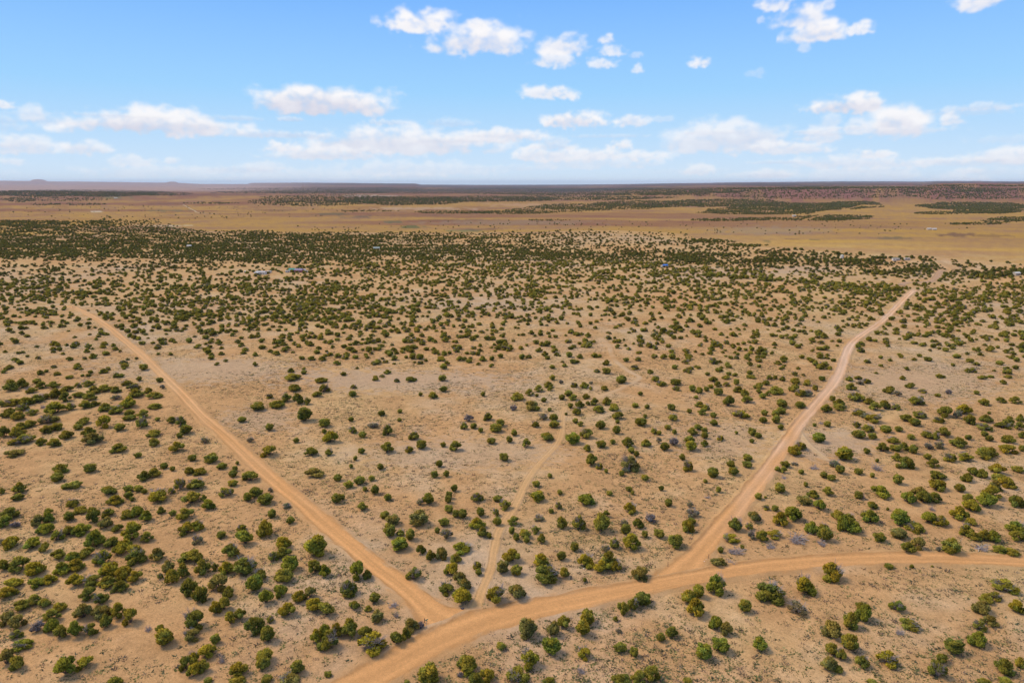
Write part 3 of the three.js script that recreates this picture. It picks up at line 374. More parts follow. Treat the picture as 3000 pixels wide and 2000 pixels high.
// every plant that can be made out in the near half of the photograph: x, y, width, height on an enlarged tile of it, and its form
// (r round and dense, b broad and ragged, m partly bare, g grey shrub, d dead brush)
const tiles = [
  [0, 1100, `70 65 100 80b,145 50 80 70b,250 35 60 35r,285 62 80 50b,360 62 90 50b,205 98 75 45m,535 62 50 40m,605 50 90 45m,475 8 60 25r,955 20 40 35r,1098 28 50 38r,640 95 80 60b,710 85 110 50b,795 95 70 48b,865 48 70 40m,920 75 90 55m,935 120 100 60b,1020 100 55 45b,1065 130 100 50b,1118 75 40 32g,
   415 130 140 90b,310 140 70 45m,535 128 90 42b,615 142 90 55b,795 148 70 38g,450 90 80 45b,210 165 160 75b,80 180 110 55m,10 192 40 45r,290 208 45 40d,475 210 75 55m,370 222 130 85b,580 195 80 60b,640 192 80 40b,760 225 155 75b,880 182 110 75b,1065 208 95 42b,85 265 150 80b,150 215 80 55m,220 248 80 45m,
   325 293 130 75m,890 255 70 50r,890 288 85 40r,985 260 75 60b,972 318 80 80m,1083 298 38 30r,705 315 90 90b,570 312 90 50b,535 352 65 42r,170 335 140 65b,345 358 145 70b,25 385 70 80b,110 390 110 80b,145 432 170 75m,822 352 72 55r,1180 302 62 48b,1245 310 75 75m,1278 368 85 65r,1235 410 45 40r,1058 393 95 50b,
   455 403 95 62b,610 380 90 65b,640 428 125 80b,275 452 70 55b,365 458 90 62b,97 530 120 55b,810 495 105 68b,1060 455 70 60b,1218 485 95 75b,1408 443 60 45g,948 546 52 40r,1322 565 62 48r,1452 567 95 70r,1525 622 72 45r,1632 600 28 28r,1617 638 38 38r,1602 674 60 50r,1720 690 105 75b,413 633 110 68b,618 634 80 62r,
   390 698 88 62r,1127 620 56 45r,1186 640 38 36r,1020 675 150 85b,1300 652 75 55b,1375 655 90 55b,450 760 60 42r,512 750 90 55r,125 770 90 75b,115 835 80 48r,10 790 45 45b,738 788 105 70b,788 850 105 70b,880 775 65 48r,950 775 70 48r,992 795 40 38r,880 822 60 50r,905 848 40 36r,1085 820 130 90m,1180 788 55 45m,
   1235 740 80 95m,1345 745 120 80m,1310 838 130 90b,1398 838 45 45b,1428 885 95 75b,1600 738 68 50r,1555 797 100 70m,1705 832 65 60r,1762 798 95 70r,1825 848 105 75r,1862 785 40 35g,1970 893 65 40g,1872 948 68 62r,2000 994 58 52r,495 875 90 60m,470 968 70 65r,550 920 95 55b,60 945 120 80b,30 1000 90 80b,100 1025 70 45g,
   290 985 150 100b,310 1050 110 80b,330 935 60 50b,635 960 95 105b,740 940 90 60m,722 1010 100 80b,800 1048 75 55b,870 950 75 65b,970 950 140 100b,1107 925 55 52b,1187 944 50 42r,1272 947 120 85b,1310 1040 165 95b,1355 1120 75 70g,1523 1093 70 50r,1660 1045 70 50m,1685 1110 115 100b,1825 1050 115 110b,395 1095 90 75m,460 1065 80 70b,
   545 1055 120 80b,640 1115 130 120b,905 1070 130 130b,1010 1105 90 70b,770 1140 105 75b,75 1143 105 80b,10 1140 40 50g,215 1150 120 80b,300 1180 65 65b,400 1225 95 72b,880 1195 200 120b,935 1245 140 100m,1075 1228 100 90b,1580 1200 110 100m,1945 1148 105 90b,2165 1170 140 145r,540 1230 180 90b,470 1310 190 110b,690 1250 120 110m,1300 1240 130 80b,
   1370 1250 60 60b,1880 1240 70 70m,1945 1215 110 80b,1990 1290 120 110b,20 1300 80 80b,180 1310 220 130b,1150 1310 90 80b,1215 1360 160 160b,1100 1375 40 55m,1395 1310 100 105b,1478 1312 50 60m,1560 1320 100 90b,1670 1305 170 125m,2200 1325 155 110b,800 1340 210 110b,930 1375 90 80b,290 1410 190 90b,515 1400 110 95b,620 1405 120 75m,90 1425 110 70b,
   1750 1430 115 115r,1790 1365 90 80m,1950 1375 130 100b,1500 1420 130 110b,780 1430 200 100b,650 1510 180 110b,1330 1475 180 170b,1570 1490 80 75b,1830 1510 95 110b,1930 1475 95 95b,2095 1505 150 105b,40 1490 120 80b,2015 5 120 40b,2205 30 70 42b,2240 30 35 30r,2025 82 85 55b,2235 82 75 60m,1855 138 50 38m,1970 148 75 65m,2055 155 70 85b,
   2115 172 55 55m,2178 125 68 42b,1775 210 95 62r,1908 195 105 60b,2098 265 110 100r,1665 300 62 42r,1855 352 58 55r,2235 322 80 60r,2265 420 105 85b,2230 380 35 35r,2038 444 42 38r,1845 515 110 75b,2140 522 95 62b,2260 525 60 50m,1720 440 60 40g,2165 662 130 72b,2325 702 60 50r,2320 842 80 75r`],
  [1000, 1100, `235 15 45 40b,380 30 40 30m,478 20 80 38b,695 15 60 45r,85 73 45 30m,75 122 65 45r,703 90 58 42r,545 126 32 28r,628 132 65 48b,975 126 40 36r,1215 142 100 55b,1298 113 58 48b,1347 134 28 25r,1395 166 42 35r,1362 86 68 50b,1430 60 65 45b,1440 88 45 32b,1453 12 50 40r,1515 42 35 28g,1605 62 50 38m,1675 62 65 45b,
   1565 120 65 42r,1520 147 50 40r,1600 148 60 45b,1685 140 50 40b,1717 85 32 30m,1813 85 52 38b,1930 25 80 58r,1720 48 30 25g,2060 122 36 30r,2165 18 60 45m,2205 52 70 38m,2305 42 80 45r,2310 85 60 35m,1185 217 52 42g,1312 200 95 70b,1350 225 45 35r,1435 232 32 30r,1580 205 38 40r,1640 195 62 50b,1622 242 68 55m,
   1548 263 24 22r,1697 187 35 35b,1745 178 55 55b,1775 228 80 50b,1830 172 75 55b,1880 215 70 55b,1900 272 75 55b,1903 315 35 28r,2025 203 55 35r,2108 212 42 32r,2275 215 58 50r,2092 277 32 30r,2285 283 70 50m,275 257 52 38r,402 243 36 30r,400 303 34 30r,65 299 40 34r,880 290 70 52g,1010 280 70 58m,
   845 345 52 52m,912 345 50 42r,960 374 38 35r,1095 322 65 55r,1065 358 85 60r,1390 278 70 50g,1465 288 62 55r,1467 333 75 52r,1335 332 52 48m,1613 310 48 38r,1650 330 45 38b,1788 337 68 60r,2065 317 85 58r,2250 354 46 38r,2295 384 38 38r,1898 372 55 68r,2155 378 48 45m,2190 392 35 36r,80 370 60 50m,145 405 55 46r,
   218 340 85 42g,318 372 70 85m,498 412 75 62m,1415 415 95 65b,1190 392 48 45r,1688 395 92 72m,1593 430 105 82r,552 472 78 65r,465 505 65 52m,312 492 90 75b,136 516 50 45r,700 473 42 40r,785 483 85 72b,1033 448 62 46r,1157 438 50 48r,1275 463 60 65b,1790 470 72 58r,1870 453 42 40r,1975 455 88 68b,2102 462 70 55b,
   2230 486 68 58r,2295 452 75 58g,2190 443 40 45g,1695 497 55 50b,2000 513 52 45r,2035 538 40 45r,1120 558 68 62r,95 567 36 36r,675 605 48 50r,1725 575 88 85b,1778 620 52 48m,1825 655 28 32r,1995 600 140 110m,1932 670 45 42r,1965 645 60 45g,65 620 32 32r,268 626 50 45r,640 678 52 50r,722 674 46 48r,2092 700 55 45r,
   1437 688 38 35r,1342 743 55 48r,207 704 50 42r,125 720 80 62r,47 748 70 55r,162 779 36 34r,230 785 60 65r,777 772 52 52r,318 834 60 50r,2205 773 40 40r,1983 778 48 40r,2007 806 30 32r,1505 802 44 38r,1847 808 45 38r,1348 828 95 75r,2255 873 60 55r,1678 850 120 80b,742 820 50 60r,735 850 52 55r,935 832 90 68m,
   600 845 80 80r,540 868 60 48g,1075 845 68 45r,1130 885 85 70m,140 897 70 58b,5 835 40 55r,1497 890 48 62m,740 915 65 60r,835 948 70 65r,788 948 50 55r,958 938 60 65r,1068 938 50 60m,1445 930 38 34r,1995 905 88 75m,1825 952 55 50b,1360 975 75 50g,300 957 70 55r,350 990 100 80r,330 1060 95 90r,532 980 135 110r,
   707 1006 75 62r,935 1015 110 80b,1075 1002 62 62r,1187 997 80 65b,1522 1010 75 80b,1635 1005 95 110m,1790 1010 120 125b,1960 1055 75 75r,1955 1010 65 45g,2050 1013 75 72b,2130 975 80 65g,660 1064 38 45r,405 1080 60 50m,475 1092 70 80r,722 1085 90 80g,975 1073 75 75b,1020 1102 36 45r,1175 1063 48 55r,1205 1112 50 60r,1262 1085 85 65r,
   1275 1127 52 50r,1340 1057 68 55m,1378 1118 62 65b,2092 1089 48 52r,2190 1085 80 68r,2303 1135 110 95r,400 1155 130 95r,548 1190 68 65b,840 1180 135 80m,1608 1176 65 62r,1882 1148 70 85m,2003 1140 125 110b,1820 1190 65 55g,615 1235 70 80b,690 1220 80 85b,785 1252 80 68b,1175 1235 115 100b,1517 1238 68 65r,1375 1262 125 90b,1690 1265 115 95m,
   1840 1265 130 120b,1800 1310 110 90b,1890 1300 100 80m,935 1305 65 65m,947 1352 46 48r,1108 1312 85 98r,758 1332 95 90b,810 1385 85 80b,1205 1338 85 75r,495 1358 115 95m,1415 1350 160 120m,1390 1400 110 80b,1535 1352 68 75b,2055 1355 125 95b,720 1455 110 85m,850 1430 90 85b,830 1510 130 110b,1205 1478 125 105b,1065 1500 130 130m,1678 1405 28 32r,
   105 1330 110 125b,180 1368 65 80b,50 1450 115 110m,45 1500 90 60b,230 1525 78 72r`],
  [2000, 1100, `300 10 60 30b,475 5 65 25b,600 12 45 35b,640 10 35 30r,690 20 40 38m,210 22 60 42b,245 56 52 42b,195 72 42 32r,165 92 38 35r,118 98 55 48b,68 84 55 50r,372 42 40 48r,307 56 50 35m,780 35 65 48b,768 82 70 58b,860 46 50 45b,962 18 45 35r,915 80 42 48m,525 68 70 45b,575 45 50 42m,
   385 92 72 48b,432 118 55 50b,445 162 78 50b,650 100 110 55b,588 122 40 35b,555 138 50 40r,525 105 45 35b,247 107 65 52r,95 147 35 26r,315 170 72 80b,815 115 70 55m,865 115 60 55g,118 195 65 45b,165 215 50 45m,140 245 65 50b,48 243 36 34r,213 270 45 40r,685 190 78 58r,810 198 75 50r,400 262 120 60m,
   565 254 48 42r,558 304 54 44r,680 240 70 50r,642 262 60 50r,645 300 60 60r,218 323 55 45r,677 353 50 40r,65 382 75 55b,108 350 62 45b,150 375 45 40r,155 410 48 50r,480 385 62 60r,522 410 52 42r,478 448 35 32r,372 391 26 26r,262 426 48 42m,48 440 70 55r,60 480 90 75r,150 463 55 48b,0 560 45 48r,
   40 620 75 75m,448 563 70 52r,447 610 70 52r,335 608 65 50r,350 655 70 60r,210 665 88 72r,158 725 35 30r,250 783 38 42r,175 833 55 30d,50 885 50 45g,70 940 90 65g,40 1030 80 85b,65 1002 65 48r,1150 20 50 38m,1210 12 55 30b,1270 35 60 38m,1160 72 70 52b,1225 45 50 35g,1518 12 45 32b,1425 95 82 52b,
   1485 120 55 42g,1570 66 65 40b,1658 104 55 32m,1838 110 45 35g,1760 134 40 26r,2065 10 60 30b,2125 5 45 20r,2247 5 50 25b,2215 42 42 32b,2027 114 42 30r,1800 5 38 20m,1035 155 45 38r,1085 185 80 55b,1085 215 78 45b,995 222 82 58b,1195 140 110 65m,1285 172 75 45b,1330 210 80 60b,1395 195 75 65b,1478 213 65 45m,
   1615 168 105 60m,1650 150 28 26r,2078 178 78 50b,2200 165 62 42b,2298 166 75 52b,1215 252 100 45m,1275 275 80 50g,1325 290 110 70m,1545 288 88 52b,1637 264 95 52m,1602 318 80 55r,1810 245 95 75b,1945 228 100 70b,1895 262 65 62g,1980 298 85 70b,2095 293 82 55b,1770 302 78 45m,2113 255 26 22r,2250 310 70 70b,2330 290 50 60b,
   2215 338 100 45m,2085 348 95 52m,2325 345 60 60b,2340 405 50 50b,910 337 32 28r,1000 332 52 42r,955 322 45 25d,1280 358 80 58m,1205 335 60 45m,1402 366 82 52r,1490 364 60 42r,1218 402 92 60r,1308 415 60 45r,940 425 95 68r,1450 440 82 50m,1575 419 58 42r,1682 400 75 55m,1740 412 65 55m,1800 385 95 65b,1972 423 52 38r,
   2082 398 50 42r,2118 430 52 42r,2245 432 88 58b,1900 455 108 68b,1700 483 60 42g,1770 475 75 52g,770 515 95 70b,815 480 80 60m,1120 538 120 95r,1270 517 50 44r,1380 492 80 65b,1468 496 78 48r,1533 484 58 58b,1592 505 60 65r,1690 556 55 42r,1735 600 78 65b,1848 560 82 65m,1953 556 105 62m,2085 535 120 75b,2130 520 80 60b,
   2243 505 110 62b,2340 500 40 55r,1475 558 60 58b,1545 592 90 82b,1488 620 45 36r,708 608 68 48r,655 642 42 38r,698 647 48 48b,775 605 48 26g,1053 605 85 50g,1088 645 62 60r,905 628 85 42d,1345 622 90 70d,1343 583 28 30r,1215 658 60 44r,1309 684 36 36r,820 660 45 34r,975 682 55 45r,1028 700 65 46r,700 697 60 32d,
   1488 712 68 72r,2035 662 140 75b,2172 640 105 75b,1963 700 82 62b,2315 642 75 48b,1758 682 110 62b,1755 745 112 80b,850 748 34 36r,672 772 78 68r,1000 792 75 62b,900 810 78 58b,838 855 108 65r,1368 790 125 85b,1215 820 60 55r,1245 825 50 45d,1600 815 180 110b,1660 830 90 90b,1740 835 90 70b,1915 772 70 60r,2180 700 90 60r,
   2190 740 160 90b,2140 800 110 90b,2265 750 70 55b,525 830 55 48r,572 835 28 18r,945 882 92 78b,1308 886 75 55b,2095 850 130 95b,1975 840 80 60b,1985 890 110 85b,1915 940 110 95b,1990 1000 75 55b,2310 860 90 85b,580 905 45 42m,640 911 52 42r,490 962 95 75b,525 975 50 40g,725 965 190 120b,750 930 90 70b,1415 917 22 28r,
   1725 910 55 50d,1110 965 150 80b,1120 1010 100 110b,1180 1040 120 80b,1300 967 115 90b,1498 968 122 115r,1745 985 170 95b,890 1040 100 80b,975 1040 70 55m,990 1090 100 100r,360 1020 100 95m,465 1035 60 50m,1600 1040 140 60m,1960 1060 100 80m,2010 1100 90 60b,2085 1095 80 80b,2145 1100 100 80b,2300 1040 130 90m,2315 1105 100 70b,325 1115 115 65m,
   475 1090 60 70g,550 1100 85 75b,640 1090 110 60m,800 1110 170 60d,605 1165 80 60d,960 1140 80 60d,1358 1110 85 70r,1495 1085 110 75r,1590 1165 150 105b,1855 1172 122 105r,2060 1175 120 70d,1768 1195 40 45g,2235 1205 165 70b,263 1198 45 45r,375 1200 140 65d,412 1178 30 35r,250 1280 110 70b,330 1282 80 40d,1040 1345 145 125m,1425 1310 68 38r,
   1582 1312 30 28r,1722 1312 18 15r,230 1430 130 150m,845 1430 135 130m,605 1490 205 140m,110 1480 85 90r,40 1520 100 90r,2230 1440 170 95m,2130 1525 140 75b`],
  [0, 1740, `1510 75 140 110b,150 70 120 80b,265 45 140 90b,75 175 165 110b,400 90 100 70b,350 145 120 90b,380 235 150 120b,250 220 90 75g,560 115 120 110b,690 115 120 90b,725 180 85 90b,850 130 165 155b,510 235 100 110b,610 240 90 90m,110 270 90 65m,150 345 140 80m,80 445 160 130b,455 485 130 130b,575 470 110 85b,1015 230 60 60d,
   1100 235 62 52r,1130 292 122 112r,1340 160 135 150m,1310 272 110 90m,1615 150 140 100b,1980 102 108 98b,2205 85 185 115b,1860 167 55 50m,1758 205 132 120b,1842 278 95 105r,1478 308 70 68r,1430 390 115 90b,1300 450 140 140b,1360 505 140 120b,1520 440 60 90d,1630 515 120 100b,1820 425 120 100r,1810 475 95 90r,2047 495 95 100r,
   2258 550 58 48r,2205 265 140 130b,2260 310 140 130m,2320 240 100 100b,1430 592 65 45r,1640 600 110 40b,1835 582 80 60r,1990 575 140 85m,775 605 120 30b`],
  [1000, 1740, `85 70 80 65b,183 95 52 45b,245 152 95 85r,360 65 90 60d,375 130 50 70d,50 230 115 120b,165 260 100 80b,215 330 190 150m,480 205 120 100b,410 285 140 120b,545 210 50 80g,1285 225 125 140r,1500 210 150 155b,1695 160 115 110r,1668 230 98 112r,1978 75 140 120b,2075 35 130 100r,1098 355 68 58r,1448 352 118 120r,865 470 130 110b,
   890 515 110 80b,598 548 165 150r,965 570 190 120b,1300 440 140 125m,1675 395 92 85m,1210 560 175 130m,1655 520 85 65d,1922 365 95 75r,2018 395 65 75r,2203 295 62 62r,2278 255 85 82r,1912 250 45 32g,1890 168 36 36b,1435 595 80 50b,1935 585 130 80b,2095 560 185 120b,450 605 45 25r,820 550 40 35g`],
  [2000, 1740, `100 85 130 125b,428 82 95 85r,795 90 150 95g,268 215 145 125b,265 348 122 110r,148 388 108 115r,535 342 98 90r,1205 145 185 160b,1235 75 80 50b,1040 235 130 125b,1158 330 115 120b,1062 390 140 105b,1010 478 100 95r,1075 515 65 55r,1237 452 95 90m,1425 440 130 105m,1480 70 110 85m,1570 200 130 80m,1500 255 80 55d,1878 357 125 108r,
   2038 308 125 100b,2065 90 120 90b,2305 80 100 90b,2120 175 110 75b,2055 210 90 70m,1790 440 80 70r,1762 510 120 120m,2225 490 125 110b,2330 465 70 80b,2080 600 90 25b,2230 600 110 30b,1310 605 70 20r,35 595 65 40r`],
];
const plants = [];
const listed = [];
for (const [tx, ty, text] of tiles) for (const item of text.split(',')) {
  const m = item.trim().match(/^(\S+) (\S+) (\S+) (\S+?)([a-z])$/), [a, b, w, h] = m.slice(1, 5).map(Number), k = (listed.length % 2 ? 1 : -1) * h * 0.13;
  if (m[5] === 'b' && w >= 138) listed.push([tx, ty, a - w * 0.23, b + k, w * 0.6, h * 0.82, 'b'], [tx, ty, a + w * 0.23, b - k, w * 0.58, h * 0.8, listed.length % 3 ? 'b' : 'm']); else listed.push([tx, ty, a, b, w, h, m[5]]);
}
for (const [tx, ty, a, b, w, h, f] of listed) {
  const X = tx + a / 2.351, Y = ty + b / 2.351;
  let q = null, tall = 3, wide = 3;
  for (let k = 0; k < 3; k++) {
    q = onGround(X, Y, tall * 0.47); if (!q) break;
    const px = q.depth / F, e = Math.atan2(CAM_H - q.y, q.r), apparent = h / 2.351 * px, W = w / 2.351 * px, deep = W * (f === 'r' ? 1 : 0.92);
    tall = Math.sqrt(Math.max(apparent * apparent - (deep * Math.sin(e)) ** 2, (0.34 * W) ** 2)) / Math.cos(e) * (f === 'd' ? 0.85 : 1); tall = clamp(tall, 0.35 * W, 1.15 * W); wide = W;
  }
  if (q) plants.push({ X, Y, f, wide: wide * 1.13, tall: tall * 1.02, ...q, size: w * h });
}
// words for each one's label
const xAt = (path, Y) => { for (let i = 1; i < path.length; i++) { const [a, b] = [path[i - 1], path[i]]; if ((Y - a[1]) * (Y - b[1]) <= 0) return lerp(a[0], b[0], (Y - a[1]) / (b[1] - a[1] || 1)); } return null; };
const yAt = (path, X) => { for (let i = 1; i < path.length; i++) { const [a, b] = [path[i - 1], path[i]]; if ((X - a[0]) * (X - b[0]) <= 0) return lerp(a[1], b[1], (X - a[0]) / (b[0] - a[0] || 1)); } return null; };
function whereabouts(X, Y) {
  const my = yAt(MAIN, X); if (my !== null && Y > my && X > 1000) return 'below the main road';
  const l = xAt(LEFT, Y); if (Y > 1800 || (l !== null && X < l) || X < 215) return 'left of the left road';
  const r = xAt(RIGHT, Y); if (r !== null && X > r) return 'right of the right road';
  const t = xAt(TRACK, Y); if (t !== null) return X < t ? 'between left road and track' : 'between track and right road';
  return 'between left and right roads';
}
const taken = new Set(), ONES = 'zero one two three four five six seven eight nine ten eleven twelve thirteen fourteen fifteen sixteen seventeen eighteen nineteen'.split(' '), TENS = ', ,twenty,thirty,forty,fifty,sixty,seventy,eighty,ninety'.split(',');
const whole100 = (n) => n < 20 ? ONES[n] : n >= 100 ? 'hundred' : TENS[Math.floor(n / 10)] + (n % 10 ? '-' + ONES[n % 10] : '');
function spell(v, dp) { v = Math.max(0, v); if (!dp) return whole100(Math.round(v)); const [a, b] = v.toFixed(dp).split('.'); return whole100(+a) + '-point-' + [...b].map((c) => ONES[+c]).join('-'); }
function describe(p, noun) {
  const near = plants.filter((o) => o !== p && o.f !== 'd' && Math.hypot(o.x - p.x, o.z - p.z) < (o.wide + p.wide) * 0.62).length, lone = !plants.some((o) => o !== p && Math.hypot(o.x - p.x, o.z - p.z) < 11);
  const size = p.wide > 6.4 ? 'very large' : p.wide > 4.6 ? 'large' : p.wide > 3.1 ? 'medium' : 'small', how = lone ? 'lone ' : near >= 2 ? 'clumped ' : near === 1 ? 'paired ' : '', form = { r: 'round', b: 'ragged', m: 'grey-twigged', g: '', d: '' }[p.f];
  for (const dp of [0, 1, 2]) {
    const s = `${size} ${how}${form} ${noun} ${whereabouts(p.X, p.Y)}, ${spell(p.X / 30, dp)} percent across, ${spell(p.Y / 20, dp)} percent down`.replace(/ +/g, ' ');
    if (!taken.has(s)) { taken.add(s); return s; }
  }
}
const prnd = random(4242), KEEP = 300;
const junipers = plants.filter((p) => 'rbm'.includes(p.f)).sort((a, b) => b.size - a.size), others = plants.filter((p) => 'gd'.includes(p.f));
const NOUN = { r: ['juniper', 'juniper tree', 'junipers scattered over the desert flat'], b: ['juniper', 'juniper tree', 'junipers scattered over the desert flat'], m: ['juniper', 'juniper tree', 'junipers scattered over the desert flat'], g: ['grey_shrub', 'shrub', 'grey half-bare shrubs among the junipers'], d: ['dead_brush', 'dead brush', 'heaps of dead grey brush'] };
const rest = [];
junipers.forEach((p, i) => { if (i >= KEEP || p.Y > 2010) rest.push(p); });
for (const p of [...junipers.slice(0, KEEP), ...others]) {
  if (p.Y > 2010) continue;
  const set = LIB[p.f], root = set[Math.floor(prnd() * set.length)].clone(), [name, category, group] = NOUN[p.f], tint = TINTS[Math.floor(prnd() * TINTS.length)];
  root.name = numbered(name); root.position.set(p.x, p.y - 0.04, p.z); root.rotation.set((prnd() - 0.5) * 0.2, prnd() * 6.283, (prnd() - 0.5) * 0.2); root.scale.set(p.wide, p.tall, p.wide * (0.86 + 0.14 * prnd()));
  root.children.forEach((c) => { if (c.name === 'crown') c.material = tint; });
  scene.add(tag(root, describe(p, { juniper: 'juniper', grey_shrub: 'grey shrub', dead_brush: 'dead brush' }[name]), category, group));
}

// ------------------------------------------------------------------ the junipers beyond: too many to count
const COVER_X = 250, COVER_Y = [640, 655, 670, 690, 710, 730, 745, 760, 780, 800, 820, 840, 870, 900, 930, 960, 990, 1020, 1050, 1080, 1100];
const COVER = `80 60 0 0 0 0 0 0 0 0 0 0 0|80 72 20 0 0 0 0 0 0 0 0 0 0|58 55 55 30 10 0 0 0 0 0 0 0 0|65 55 55 70 75 58 50 25 10 0 0 0 0|85 80 80 75 75 48 52 28 40 0 0 0 0|90 90 85 85 85 80 80 32 38 30 0 0 0|80 80 70 80 80 85 85 80 75 58 8 0 0|25 35 50 65 70 55 60 70 60 60 45 10 0|
 30 30 36 30 52 50 50 55 45 35 40 58 5|40 36 30 25 45 45 45 45 45 40 40 65 35|45 45 36 40 30 45 40 40 52 12 8 12 28|50 40 40 50 45 40 40 35 42 58 60 30 50|45 50 50 55 60 40 40 34 40 35 40 42 52|50 40 60 60 60 50 35 28 40 35 34 38 46|35 35 50 55 45 35 28 28 34 34 30 36 36|20 25 35 36 40 34 24 24 28 28 25 33 33|
 15 10 25 26 34 30 28 24 28 28 20 33 33|12 12 9 20 28 33 24 23 24 28 18 27 32|8 14 4 12 22 32 18 18 28 28 18 9 27|12 18 2 7 16 6 8 12 25 25 8 4 18|12 20 1 3 5 2 4 10 20 20 5 2 10`.replace(/\s*\n\s*/g, ' ').split('|').map((r) => r.trim().split(' ').map((v) => v / 100));
function coverAt(X, Y) {
  if (Y < COVER_Y[0] || Y > 1104) return 0;
  let j = 0; while (j < COVER_Y.length - 2 && Y > COVER_Y[j + 1]) j++;
  const fx = clamp(X / COVER_X, 0, 11.999), i = Math.floor(fx), tx = fx - i, ty = clamp((Y - COVER_Y[j]) / (COVER_Y[j + 1] - COVER_Y[j]), 0, 1), a = COVER[j], b = COVER[j + 1];
  return lerp(lerp(a[i], a[i + 1], tx), lerp(b[i], b[i + 1], tx), ty);
}
const field = [];                                                        // [x, y, z, width, height]
const frnd = random(909);
for (let Y = 646; Y < 1104; Y += 4) for (let X = -130; X < 3130; X += 8) {
  const n0 = coverAt(X, Y); if (n0 <= 0.005) continue;
  const q0 = onGround(X + 4, Y + 2); if (!q0) continue;
  const clump = fbm(q0.x / 38, q0.z / 38, 3, 3.9), loose = ss(Y, 760, 880), c = clamp(n0 * (1.06 + lerp(1.2, 0.65, loose) * clump) + lerp(0.10, 0.02, loose) * clump, 0, 0.93), m = F / q0.depth, w = lerp(4.4, 4.0, loose) * m, h = lerp(2.6, 2.4, loose) * m, want = -Math.log(1 - c) * 32 * 1.08 / (0.62 * w * h);
  let k = Math.floor(want) + (frnd() < want % 1 ? 1 : 0);
  while (k-- > 0) {
    const q = onGround(X + 8 * frnd(), Y + 4 * frnd()); if (!q) continue;
    const edge = along(q.x / -q.z, EDGE) * 1.04; if (-q.z > edge + 60) continue;
    const s = 0.55 + 0.75 * frnd() + 0.35 * frnd() * frnd(), wide = lerp(4.3, 3.9, loose) * s; if (roadGap(q.x, q.z) < wide * 0.42) continue;
    field.push([q.x, q.y, q.z, wide, wide * (0.46 + 0.3 * frnd())]);
  }
}
// woods of the valley and the far ridges: x, y, half width, half height in the photograph, cover
const WOODS = [...[0, 1, 2, 3, 4, 5, 6, 7].map((k) => [2000 + 88 * k, 799 + 7.1 * k, 56, 4.5, 0.62]), [2760, 858, 60, 5, 0.5], [2900, 862, 90, 6, 0.45], [2350, 765, 220, 6, 0.5], [2620, 800, 70, 9, 0.55], [2870, 800, 60, 12, 0.55], [220, 566, 270, 11, 0.75], [470, 568, 90, 6, 0.5], [150, 584, 170, 6, 0.25], [190, 599, 120, 3, 0.4], [60, 585, 40, 8, 0.4], [1000, 583, 240, 13, 0.55], [900, 597, 150, 7, 0.4], [1190, 588, 190, 14, 0.6], [1420, 583, 220, 9, 0.65], [1700, 580, 260, 7, 0.55], [1330, 622, 120, 4, 0.65], [1500, 622, 130, 5, 0.6], [1640, 614, 160, 7, 0.45], [1760, 605, 220, 9, 0.6], [1900, 597, 170, 10, 0.65], [1600, 645, 70, 2, 0.4], [1690, 658, 80, 3, 0.3], [780, 592, 60, 5, 0.35], [620, 595, 90, 2, 0.5], [1080, 618, 90, 2, 0.5],
  [2130, 594, 170, 12, 0.72], [2230, 620, 190, 9, 0.78], [2330, 606, 190, 12, 0.86], [2500, 600, 95, 11, 0.86], [2110, 644, 90, 4, 0.75], [2330, 642, 200, 5, 0.75], [2450, 636, 110, 7, 0.7], [2860, 604, 160, 12, 0.86], [2770, 624, 90, 4, 0.85], [2900, 618, 110, 9, 0.82], [2980, 642, 90, 6, 0.85], [2850, 656, 90, 3, 0.6], [2930, 648, 60, 5, 0.4],
  [1900, 668, 1000, 24, 0.02], [500, 622, 560, 22, 0.02], [2500, 556, 520, 11, 0.30], [2350, 574, 300, 8, 0.25], [2850, 566, 220, 18, 0.34], [2200, 553, 250, 3, 0.7], [2500, 550, 250, 2.5, 0.85], [2860, 544, 180, 2.5, 0.7], [1500, 561, 700, 8, 0.5], [1300, 553, 700, 5, 0.55], [900, 563, 260, 5, 0.4], [1750, 569, 320, 4, 0.6], [2080, 708, 80, 4, 0.85], [2190, 720, 60, 3, 0.8], [2310, 733, 40, 2, 0.6], [2460, 746, 100, 3, 0.6], [2620, 757, 90, 3, 0.65], [2730, 764, 40, 3, 0.5], [2950, 795, 80, 5, 0.65], [2880, 812, 60, 6, 0.5]];
for (const [wx, wy, ww, wh, cover] of WOODS) {
  const mid = onGround(wx, wy); if (!mid) continue;
  const m = F / mid.depth, size = mid.r > 2500 ? lerp(5.2, 10, ss(mid.r, 2500, 7000)) : 4.6, n = Math.min(9000, Math.round(1.5 * -Math.log(1 - cover) * Math.PI * ww * wh / (0.62 * size * m * size * 0.62 * m)));
  for (let k = 0; k < n; k++) {
    const t = frnd() * 6.2832, r = Math.sqrt(frnd()) * (1 + 0.25 * noise(Math.cos(t) * 2 + wx, Math.sin(t) * 2 + wy)), q = onGround(wx + Math.cos(t) * r * ww, wy + Math.sin(t) * r * wh); if (!q) continue;
    const clump = fbm(q.x / 150, q.z / 150, 2, 7.2); if (clump < -0.25 && frnd() < 0.75) continue;
    const onStrip = Math.abs((q.depth, wy)) && wx > 2200 && wx < 2520 && Math.abs(project(q.x, q.y, q.z)[1] - lerp(641, 606, clamp((project(q.x, q.y, q.z)[0] - 2370) / 140, -0.2, 1.1))) < 2.2 && project(q.x, q.y, q.z)[0] > 2350;
    if (onStrip) continue;
    if (mid.r < 1000 && roadGap(q.x, q.z) < 2.2) continue;
    const wide = size * (0.55 + 0.9 * frnd()); field.push([q.x, q.y, q.z, wide, wide * (0.6 + 0.25 * frnd())]);
  }
}
